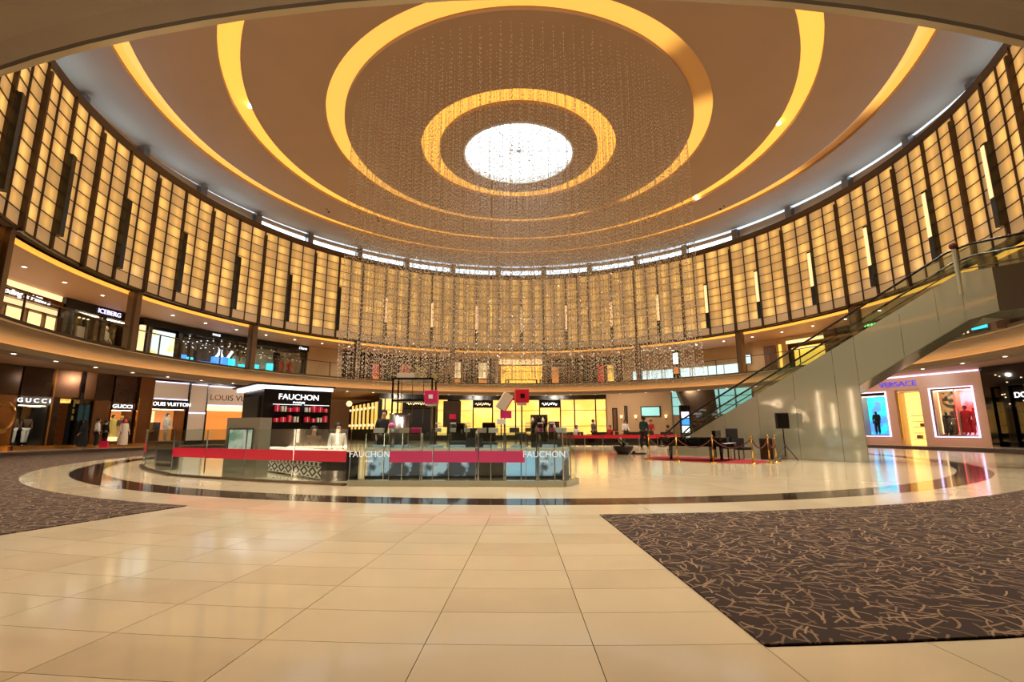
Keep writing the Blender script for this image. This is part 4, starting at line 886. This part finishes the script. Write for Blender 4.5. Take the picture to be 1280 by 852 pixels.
def chair(name, label, loc, rz, w=.44, hb=1.05, hs=.47):
    c = thing(name, label, 'chair', loc, rz)
    MB().box(-w / 2, w / 2, -w / 2, w / 2, hs - .1, hs).build('seat', 'black_matte', c, bevel=.02)
    MB().box(-w / 2, w / 2, w / 2 - .07, w / 2, hs, hb).build('backrest', 'black_matte', c, bevel=.02)
    for x in (-1, 1):
        for y in (-1, 1): MB().box(x * w / 2 - .03 * (x > 0), x * w / 2 + .03 * (x < 0), y * w / 2 - .03 * (y > 0), y * w / 2 + .03 * (y < 0), 0, hs - .1).build('leg', 'chrome' if y < 0 else 'black', c)
    return c
chair('upholstered_chair', 'tall backed black upholstered chair beside the piano keys', (6.98, -4.95, .012), math.pi + .25)
chair('upholstered_chair', 'low black chair behind the tall backed one', (7.55, -4.72, .012), .3, .42, .72, .42)
t = thing('speaker_cabinet', 'black floor box with a brown front between the rope posts', 'speaker', (8.42, -4.62, 0), -.5)
MB().box(-.2, .2, -.17, .17, 0, .72).build('cabinet', 'black_matte', t, bevel=.01); MB().box(-.16, .16, -.185, -.17, .06, .66).build('front_grille', 'bronze_dark', t)
sp = thing('loudspeaker', 'black loudspeaker on a tripod stand before the escalator cladding', 'speaker', (8.72, -5.25, 0), -.35)
MB().box(-.19, .19, -.15, .17, 1.05, 1.58).build('cabinet', 'black_matte', sp, bevel=.02); MB().box(-.165, .165, -.165, -.15, 1.09, 1.54).build('grille', 'black', sp)
MB().cyl((0, 0, .14), (0, 0, 1.06), .018).build('pole', 'black', sp)
for k in range(3):
    a = D(90 + 120 * k + 20); MB().cyl((0, 0, .52), (.36 * math.cos(a), .36 * math.sin(a), .012), .014, n=8).build('leg', 'black', sp)
SP = [(4.25, -4.9), (4.95, -5.65), (5.85, -6.35), (6.8, -6.95), (7.45, -6.65), (8.0, -6.0)]
SL = ['leftmost of the gold rope posts around the piano', 'gold rope post in front of the piano tail', 'gold rope post in front of the piano keys', 'gold rope post in front of the low black chair', 'gold rope post in front of the black floor box', 'gold rope post nearest the loudspeaker stand']
for i, (x, y) in enumerate(SP):
    t = thing('rope_post', SL[i], 'stanchion', (x, y, 0), 0, 'gold rope posts')
    MB().lathe([(.003, 0), (.14, 0), (.14, .02), (.03, .05), (.003, .05)], 18).build('base', 'gold', t, True); MB().cyl((0, 0, .04), (0, 0, .80), .022).build('post', 'gold', t, True); MB().ball((0, 0, .83), .04, 10).build('finial', 'gold', t, True)
RL = ['rope hanging between the two leftmost gold posts', 'rope hanging before the piano body', 'rope hanging before the piano chairs', 'rope hanging left of the black floor box', 'rope hanging right of the black floor box']
for i in range(5):
    a, b = Vector((*SP[i], .72)), Vector((*SP[i + 1], .72)); pts = []
    for k in range(9):
        u = k / 8; p = a.lerp(b, .03 + .94 * u); p.z -= .26 * 4 * u * (1 - u); pts.append(p)
    tag(MB().tube(pts, .018, 6).build('barrier_rope', 'rope_red', None, True), 'dark red ' + RL[i], 'rope', 'ropes between the gold posts')

# ------------------------------------------------------------------ cafe in the back of the hall
PX = [(1.9 + 1.12 * k, 9.6 - .10 * k) for k in range(9)]
t = thing('cafe_barrier', 'low dark cafe screen with a red top band', 'barrier', (0, 0, 0))
for (x0, y0), (x1, y1) in zip(PX[:-1], PX[1:]):
    MB().prism([(x0 + .03, y0), (x1 - .03, y1), (x1 - .03, y1 + .04), (x0 + .03, y0 + .04)], .04, .48).build('screen_panel', 'black_gloss', t)
    MB().prism([(x0 + .03, y0 - .01), (x1 - .03, y1 - .01), (x1 - .03, y1 + .05), (x0 + .03, y0 + .05)], .48, .70).build('red_band', 'crimson', t)
    MB().cyl((x0, y0 + .02, 0), (x0, y0 + .02, .72), .025, n=8).build('post', 'steel', t)
def cafe_chair():
    c = thing('cafe_chair', '', 'chair', (0, 0, 0))
    MB().box(-.22, .22, -.22, .22, .40, .46).build('seat', 'black_matte', c); MB().box(-.22, .22, .17, .22, .46, .86).build('backrest', 'black_matte', c)
    for x in (-.2, .18):
        for y in (-.2, .18): MB().box(x, x + .03, y, y + .03, 0, .40).build('leg', 'black', c)
    return c
def cafe_table():
    c = thing('cafe_table', '', 'table', (0, 0, 0))
    MB().cyl((0, 0, .70), (0, 0, .74), .38, n=20).build('table_top', 'wood', c); MB().cyl((0, 0, .03), (0, 0, .70), .035).build('stem', 'black', c); MB().cyl((0, 0, 0), (0, 0, .03), .24, n=16).build('foot', 'black', c)
    return c
c0, t0 = cafe_chair(), cafe_table(); first = True
TN = ['near the left end', 'front left of centre', 'front right of centre', 'near the right end', 'left back row', 'mid back row', 'right back row', 'farthest left']
CN = ['right rear', 'near', 'left rear']
for i, (x, y) in enumerate(((2.6, 11.6), (4.9, 11.2), (7.2, 11.5), (9.4, 11.0), (3.8, 14.0), (6.4, 14.2), (8.8, 13.8), (.6, 12.6))):
    T = t0 if first else copy_tree(t0); T.location = (x, y, 0); T['group'] = 'cafe tables behind the red banded screen'; T['label'] = 'small round cafe table %s behind the red banded screen' % TN[i]
    for k in range(3):
        C = c0 if first else copy_tree(c0); first = False
        a = D(50 + 120 * k + 4 * i); C.location = (x + .72 * math.sin(a), y + .72 * math.cos(a), 0); C.rotation_euler = (0, 0, -a); C['group'] = 'cafe chairs behind the red banded screen'; C['label'] = 'black cafe chair, %s side of the round table %s' % (CN[k], TN[i])
for lab, x, y, rz, kw in (('seated cafe guest in a pale shirt left of the amber corner', 4.0, 12.1, .4, dict(top='cloth_white', pose='sit')), ('seated cafe guest in a red shirt in the cafe', 6.3, 12.2, -.6, dict(top='cloth_red', pose='sit')),
        ('waiter in white shirt standing in the cafe', 8.0, 14.9, .2, dict(top='cloth_white')), ('standing cafe guest in red at the right', 9.9, 14.9, -.3, dict(top='cloth_red')), ('standing cafe guest in grey behind the plant', 5.3, 13.0, .9, dict(top='cloth_grey')),
        ('seated cafe guest in brown at the right of the cafe', 10.2, 11.8, 2.0, dict(top='cloth_brown', pose='sit'))):
    person('person', lab, 'person', (x, y, 0), rz, h=1.74, **kw)
person('person', 'person in a teal shirt and dark trousers standing before the cafe', 'person', (6.4, 3.7, 0), 2.4, h=1.74, top='cloth_teal', bottom='cloth_black', skin='skin_dark', pose='walk')
t = thing('planter', 'black bowl planter with a leafy plant in the middle of the hall', 'plant', (4.25, -.9, 0))
MB().lathe([(.003, 0), (.22, 0), (.40, .22), (.42, .34), (.38, .34), (.003, .30)], 20).build('bowl', 'pot', t, True)
for k in range(34):
    a = rnd.random() * 6.28; r = rnd.uniform(.1, .42); h = rnd.uniform(.42, .72); d = Vector((math.cos(a), math.sin(a), 0)); q = Vector((-d.y, d.x, 0)) * .045
    b0 = Vector((0, 0, .32)) + d * .06; m1 = d * (r * .6) + Vector((0, 0, h)); e = d * r * 1.15 + Vector((0, 0, h - .08))
    MB().add([b0 - q * .4, b0 + q * .4, m1 + q, m1 - q, e], [(0, 1, 2, 3), (3, 2, 4)]).build('leaf', 'leaf' if k % 4 else 'cloth_cream', t, fix=False)
MB().box(.35, .95, -.05, .25, 0, .05).box(.4, .5, 0, .1, .05, .14).build('watering_tray', 'pot', t)
t = thing('sign_totem', 'black digital sign totem with blue and white screens near the cafe', 'sign', (9.1, 5.2, 0), -.25)
MB().box(-.30, .30, -.08, .08, 0, 2.35).build('body', 'black_gloss', t, bevel=.06)
for z0, z1, m_ in ((1.65, 1.98, 'e_lilac'), (1.28, 1.60, 'e_blue'), (.85, 1.22, 'e_white')): MB().box(-.2, .2, -.095, -.08, z0, z1).build('screen', m_, t)

# ------------------------------------------------------------------ shoppers on the left
person('person', 'man in white shirt and dark trousers before the lit doorway', 'person', P(26.4, -73.2, 0), 2.4, h=1.8, top='cloth_white', bottom='cloth_black')
person('person', 'man in a long white robe with red head cloth walking by the shops', 'person', P(26.2, -70.2, 0), 1.2, h=1.78, top='cloth_cream', robe=True, headcloth='cloth_red')
person('person', 'woman in a long black robe walking by the mannequin window', 'person', P(25.6, -76.0, 0), -1.0, h=1.66, top='cloth_black', robe=True, headcloth='cloth_black')
person('person', 'person in black standing between the white shirted and white robed men', 'person', P(27.0, -71.4, 0), 2.9, h=1.7, top='cloth_black', bottom='cloth_black')
t = thing('shopping_bag', 'red shopping bag on the floor beside the white shirted man', 'bag', P(26.3, -72.3, .0), .3)
MB().box(-.2, .2, -.1, .1, .0, .42).build('bag', 'red', t); MB().tube([(-.1, 0, .42), (-.06, 0, .56), (.06, 0, .56), (.1, 0, .42)], .012, 6).build('handle', 'red', t)

# ------------------------------------------------------------------ pastry kiosk in the foreground
def barrier(label, pts, bands, letters, sill):
    t = thing('glass_barrier', label, 'barrier', (0, 0, 0))
    for i, ((x0, y0), (x1, y1)) in enumerate(zip(pts[:-1], pts[1:])):
        L = math.hypot(x1 - x0, y1 - y0); a = math.atan2(y1 - y0, x1 - x0); mw = Matrix.Translation((x0, y0, 0)) @ Matrix.Rotation(a, 4, 'Z')
        def put(mb_, n, m_): o = mb_.build(n, m_, t); o.matrix_local = mw; return o
        put(MB().box(.008, L - .008, -.006, .006, .04, 1.06), 'pane', 'glass'); put(MB().box(0, L, -.07, .07, 0, .11 if sill != 'bronze' else .04), 'sill', sill)
        put(MB().box(.0, .012, -.012, .012, .11, 1.05), 'clip', 'chrome')
        if i in bands: put(MB().box(.01, L - .01, -.012, -.007, .435, .645), 'band', bands[i])
        if i in letters:
            o = text('FAUCHON', .165, 'e_soft', t, (0, 0, 0), .003, 1.0); o.matrix_local = mw @ Matrix.Translation((L / 2, -.014, .58)) @ Matrix.Rotation(D(90), 4, 'X')
            o = text('PARIS', .06, 'e_soft', t, (0, 0, 0), .003, 1.5); o.matrix_local = mw @ Matrix.Translation((L / 2, -.014, .455)) @ Matrix.Rotation(D(90), 4, 'X')
    return t
mat('e_soft', S(235, 235, 235), 0.5, emit=(.8, .8, .8, 1), es=.35)
mat('band_sheen', S(212, 70, 140), 0.4)  # same red band, its pinker reflection put into the colour
barrier('glass screen with crimson band along the left of the pastry kiosk', [(-11.6, -6.9), (-10.5, -8.3), (-9.6, -9.2), (-8.45, -10.25), (-7.3, -10.85), (-6.1, -11.45), (-4.85, -11.95), (-3.62, -12.42)], {0: 'red', 3: 'red', 4: 'red', 5: 'red', 6: 'red'}, {}, 'bronze')
barrier('glass screen with band tinted pink by painted reflection and white lettering across the kiosk front', [(-3.55, -12.46), (-2.78, -12.52), (-1.95, -12.56), (-1.08, -12.60), (-.20, -12.66), (.50, -12.68), (.80, -12.1)], {1: 'band_sheen', 2: 'band_sheen', 3: 'band_sheen'}, {0: 1, 4: 1}, 'cladding')
k_ = thing('kiosk_cabinet', 'tall black kiosk cabinet with white lettering and lit canopy edge', 'cabinet', (-7.23, -6.43, 0), .75); k_.scale = (1.1, 1.1, 1.05)
MB().box(-.95, .95, 0, 2.0, 0, 2.18).build('body', 'black', k_); MB().prism([(-1.2, -.15), (1.0, -.15), (1.0, 2.3), (-1.2, 2.3)], 2.28, 2.33).build('canopy', 'black', k_); MB().prism([(-1.1, -.05), (.97, -.05), (.97, 2.2), (-1.1, 2.2)], 2.18, 2.28).build('light_edge', 'e_white', k_)
MB().box(-1.0, -.955, .3, 1.8, .1, 2.0).build('side_panel', 'black_matte', k_)
text('FAUCHON', .235, 'e_white', k_, (0.0, -.02, 1.96), .012, 1.0); text('PARIS', .08, 'e_white', k_, (0.0, -.02, 1.80), .012, 1.7)
for z in (1.22, 1.52):
    for x0, x1 in ((-.75, .02), (.10, .82)): MB().box(x0, x1, -.22, 0, z - .02, z).build('shelf', 'black_gloss', k_)
for x0, x1 in ((-.75, .02), (.10, .82)): MB().box(x0, x1, -.20, -.16, 1.725, 1.735).build('shelf_lamp', 'e_white', k_)
gb = 0
mwk = Matrix.Translation((-7.23, -6.43, 0)) @ Matrix.Rotation(.75, 4, 'Z') @ Matrix.Diagonal((1.1, 1.1, 1.05, 1))
for z, zn in ((1.22, 'lower'), (1.52, 'upper')):
    for side, x0 in (('left', -.70), ('right', .14)):
        for i in range(4):
            w_ = (.13, .17, .12, .15)[(i + gb) % 4]; hh = (.12, .17, .20, .15)[(i * 3 + gb) % 4]; red = (i + gb) % 4 != 3; gb += 1 if i == 3 else 0
            t = thing('gift_box', ('red' if red else 'white') + ' gift box, ' + ('first', 'second', 'third', 'fourth')[i] + ' from left on the ' + zn + ' ' + side + ' shelf of the black cabinet', 'box', mwk @ Vector((x0 + .085 + .175 * i, -.11, z)), .75, 'gift boxes in the black cabinet')
            MB().box(-w_ / 2, w_ / 2, -.06, .06, 0, hh).build('box', 'e_boxred' if False else ('red' if red else 'white'), t); MB().box(-.01, .01, -.063, .063, 0, hh + .004).build('ribbon', 'white' if red else 'black', t)
t = thing('lace_counter', 'low counter with black and white lace print in the kiosk', 'counter', (-7.70, -8.25, 0), math.atan2(-3.5, 3.4))
MB().box(0, 4.75, 0, .7, .05, .52).build('body', 'lace', t); MB().box(-.03, 4.78, -.03, .73, .52, .58).build('counter_top', 'white', t); MB().box(4.75, 5.0, .0, .7, .0, .58).build('end_post', 'black', t); MB().box(0, 4.75, .04, .66, 0, .05).build('plinth', 'black', t)
t = thing('poster_cabinet', 'grey kiosk cabinet with green and pink lightbox behind the crimson band', 'cabinet', (-6.62, -10.75, 0), -.30)
MB().box(-.42, .52, 0, .35, 0, 1.32).build('body', 'grey_beige', t); MB().box(-.30, .34, -.02, 0, .62, 1.05).build('lightbox', 'poster_green', t); MB().box(-.33, .37, -.012, 0, .58, 1.09).build('lightbox_frame', 'black', t)
t = thing('bin', 'charcoal square bin at the left end of the kiosk', 'bin', (-9.85, -8.35, 0), .5)
MB().box(-.24, .24, -.24, .24, 0, .70).build('body', 'charcoal', t, bevel=.01); MB().box(-.25, .25, -.25, .25, .70, .74).build('lid', 'charcoal', t)
# glass display counters behind the front screen
def display_counter(label, x0, x1, y0, glow, m_top='white_gloss'):
    t = thing('display_counter', label, 'counter', (x0, y0, 0))
    L = x1 - x0
    MB().box(0, L, 0, .6, 0, .10).build('plinth', 'black', t); MB().box(.02, L - .02, .10, .58, .10, .60).build('body', glow, t); MB().box(0, L, -.02, .62, .60, .66).build('worktop', m_top, t)
    MB().box(.02, L - .02, 0.0, .01, .66, .96).build('front_glass', 'glass_blue', t); MB().box(.02, L - .02, .0, .5, .96, .975).build('top_glass', 'glass_blue', t)
    n = max(2, int(L / .38))
    for k in range(n + 1): MB().cyl((L * k / n, -.01, .0), (L * k / n, -.01, .97), .013, n=8).build('upright', 'chrome', t)
    for k in range(max(1, int(L / .45))): MB().box(.1 + .45 * k, .40 + .45 * k, .12, .4, .66, .72).build('tray', 'white', t)
    return t
gradient_poster('blue_sheen', S(170, 200, 220), S(52, 66, 80), 3.2, 0.42)  # counter steel with bluish reflections and brightness painted in as glow
mat('blue_glow', S(150, 200, 235), 0.3, emit=(.35, .65, .9, 1), es=.45)
display_counter('glass display counter behind the left lettering of the kiosk', -3.5, -2.35, -11.6, 'blue_sheen')
display_counter('glass display counter with painted bluish sheen in the kiosk middle', -2.3, -1.2, -11.7, 'blue_sheen')
display_counter('dark glass display counter left of the bright blue one', -1.15, -.62, -11.7, 'charcoal')
display_counter('bright blue lit glass display counter of the kiosk', -.58, .05, -11.75, 'blue_glow')
display_counter('glass display counter behind the right lettering of the kiosk', .1, .75, -11.7, 'blue_sheen')
t = thing('steel_drum', 'tall ribbed steel cylinder stand in the kiosk', 'stand', (-3.15, -10.2, 0))
MB().cyl((0, 0, 0), (0, 0, 1.40), .23, n=24).build('drum', 'steel', t, True); MB().cyl((0, 0, 1.40), (0, 0, 1.43), .245, n=24).build('rim', 'chrome', t)
t = thing('frame_tower', 'tall dark metal frame tower with pale top tray in the kiosk', 'rack', (-2.98, -9.3, 0))
for x in (-.5, .5):
    for y in (-.3, .3): MB().box(x - .02, x + .02, y - .02, y + .02, 0, 2.34).build('post', 'black', t)
for x in (-.28, 0, .28): MB().box(x - .008, x + .008, -.3, -.285, 1.2, 2.3).build('rod', 'bronze', t)
for z in (1.75, 2.30): MB().box(-.52, .52, -.32, .32, z, z + .05).build('deck', 'black', t)
MB().box(-.42, .02, -.25, .2, 2.35, 2.48).build('top_tray', 'linen', t)
def cube_sign(label, x, y, z, m, lm, pole, size=.31, rot=(0, 0, 0)):
    t = thing('cube_sign', label, 'sign', (x, y, 0))
    c = MB().cbox((0, 0, 0), (size, size, size)).build('cube', m, t, bevel=.008); c.location = (0, 0, z); c.rotation_euler = rot
    e = MB().box(-.05, .05, -size / 2 - .008, -size / 2, -.05, .05).build('emblem', lm, c)
    MB().cyl((0, 0, .0), (0, 0, z - size / 2 - .06), .018).build('pole', pole, t); MB().box(-.11, .11, -.11, .11, z - size / 2 - .06, z - size / 2 - .005).build('collar', 'white', t)
    MB().cyl((0, 0, 0), (0, 0, .02), .14, n=16).build('foot', pole, t)
cube_sign('magenta cube sign with white square on a pole', -2.42, -10.0, 1.83, 'magenta', 'white', 'steel')
cube_sign('crimson cube sign with dark flower emblem on a pole', -.22, -10.4, 1.82, 'crimson', 'black', 'chrome', rot=(0, 0, .12))
t = thing('tilted_box', 'tilted grey and pink gift box propped on a magenta stand', 'box', (-.62, -10.6, 0))
o = MB().cbox((0, 0, 0), (.24, .2, .40)).build('box', 'linen', t); o.location = (0, 0, 1.68); o.rotation_euler = (0, D(32), .2); MB().box(.10, .125, -.101, .101, -.2, .2).build('pink_edge', 'magenta', o)
MB().box(-.10, .16, -.1, .1, 1.30, 1.46).build('stand_top', 'magenta', t); MB().cyl((0, 0, 0), (0, 0, 1.3), .02).build('pole', 'chrome', t); MB().box(-.18, .02, -.12, .02, 1.16, 1.28).build('white_tray', 'white', t); MB().cyl((0, 0, 0), (0, 0, .02), .13, n=14).build('foot', 'chrome', t)
# bottle racks
def rack(label, x, y, z0, w, rows, cols, cap):
    t = thing('bottle_rack', label, 'rack', (x, y, 0))
    MB().box(-w / 2, w / 2, 0, .3, 0, z0).build('stand', 'charcoal', t)
    MB().box(-w / 2, w / 2, .27, .3, z0, z0 + .21 * rows + .02).build('back_panel', 'black_matte', t)
    for r in range(rows):
        z = z0 + .21 * r
        MB().box(-w / 2, w / 2, .0, .27, z, z + .015).build('shelf', 'black', t)
        for c in range(cols):
            b = thing('bottle', '%s bottle on the %s shelf of %s' % (('first', 'second', 'third', 'fourth', 'fifth')[c], ('lowest', 'second', 'third')[r], label), 'bottle', (x - w / 2 + w * (c + .5) / cols, y + .12, z + .015), 0, 'bottles on the kiosk racks')
            MB().lathe([(.003, 0), (.035, 0), (.035, .10), (.014, .135), (.014, .15), (.003, .15)], 10).build('glass_body', ('glass_amber', 'black_gloss', 'cream')[(r + c) % 3], b, True); MB().cyl((0, 0, .15), (0, 0, .17), .016, n=8).build('cap', cap, b)
rack('the wide bottle rack right of the cube sign', .22, -10.1, .75, .42, 3, 5, 'gold'); rack('the low bottle rack right of the wide one', .60, -9.9, .80, .28, 2, 3, 'red')
rack('the dark rack near the kiosk middle', -1.35, -10.2, .85, .40, 1, 4, 'chrome')
# machines and jars on the counters
def machine(label, x, y, w):
    t = thing('coffee_machine', label, 'coffee machine', (x, y, 0))
    MB().box(-w / 2 - .05, w / 2 + .05, -.05, .45, 0, .74).build('cupboard', 'charcoal', t); MB().box(-w / 2, w / 2, .1, .4, .74, 1.16).build('body', 'black', t, bevel=.02); MB().box(-w / 2, w / 2, -.04, .4, 1.05, 1.20).build('head', 'black_gloss', t, bevel=.02)
    for k in (-1, 1): MB().cyl((k * w / 4, .0, .96), (k * w / 4, .0, 1.05), .025, n=10).build('spout', 'chrome', t)
    MB().box(-w / 2, w / 2, -.04, .1, .74, .78).build('drip_tray', 'steel', t)
machine('black coffee machine left of the tilted gift box', -.98, -10.7, .30); machine('second coffee machine behind the dark display counter', -1.75, -10.0, .34)
JX = [(-2.05, -11.3, 'leftmost'), (-1.72, -11.35, 'second'), (-1.42, -11.3, 'third'), (-.10, -11.3, 'fourth'), (.16, -11.35, 'fifth'), (.42, -11.3, 'rightmost')]
for x, y, nm in JX:
    t = thing('glass_jar', nm + ' of the glass jars with pale lids on the kiosk counter', 'jar', (x, y, .985), 0, 'glass jars on the kiosk counter')
    MB().lathe([(.003, 0), (.07, 0), (.075, .02), (.075, .16), (.055, .18)], 14).build('body', 'glass_blue', t, True); MB().cyl((0, 0, .18), (0, 0, .205), .06, n=14).build('lid', 'white', t); MB().cyl((0, 0, .01), (0, 0, .09), .062, n=12).build('sweets', ('cloth_cream', 'magenta', 'wood')[int((x + 3) * 10) % 3], t)
CB = [(-3.3, 'white', 'far left'), (-2.75, 'linen', 'left'), (-2.5, 'magenta', 'pink, left of the magenta cube pole'), (-1.1, 'linen', 'middle'), (-.85, 'white', 'white, middle'), (-.4, 'steel', 'steel coloured'), (.60, 'white', 'far right')]
for x, m_, nm in CB:
    t = thing('cake_box', 'cake box on the kiosk counter glass, ' + nm, 'box', (x, -11.42, .977), .1, 'cake boxes on the kiosk counters')
    MB().box(-.10, .10, -.08, .08, 0, .10).build('carton', m_, t); MB().box(-.102, .102, -.012, .012, 0, .104).build('ribbon', 'black' if m_ != 'magenta' else 'white', t)
t = thing('flower_vase', 'white vase with a pink bloom behind the left lettering', 'vase', (-3.05, -11.35, .985))
MB().lathe([(.003, 0), (.05, 0), (.07, .05), (.04, .09)], 14).build('vase', 'white', t, True); MB().ball((0, 0, .14), .07, 10).build('bloom', 'flower_pink', t, True)
t = thing('ticket_stand', 'small gold and black menu stand behind the kiosk counter', 'stand', (-1.95, -9.7, 0))
MB().cyl((0, 0, 0), (0, 0, 1.1), .02).build('pole', 'brass', t); MB().box(-.22, .22, -.02, .02, 1.1, 1.75).build('panel', 'bronze', t); MB().box(-.06, .10, -.03, -.02, 1.3, 1.42).build('red_mark', 'red', t); MB().cyl((0, 0, 0), (0, 0, .02), .16, n=14).build('foot', 'brass', t)
chair('kiosk_chair', 'black chair under the white clad seated kiosk guest', (-5.0, -9.0, 0), .5); chair('kiosk_chair', 'black chair under the dark clad seated kiosk guest', (-5.75, -8.7, 0), .6)
person('person', 'seated kiosk guest in a white robe behind the lace counter', 'person', (-5.0, -9.05, 0), .5, h=1.6, top='cloth_white', pose='sit', bottom='cloth_white', headcloth=None)
person('person', 'seated kiosk guest in dark clothes behind the lace counter', 'person', (-5.75, -8.75, 0), .6, h=1.5, top='cloth_brown', pose='sit', bottom='cloth_black')
person('person', 'kiosk waiter in black standing behind the counters', 'person', (-4.3, -7.2, 0), .3, h=1.3 + .35, top='cloth_black', bottom='cloth_black')
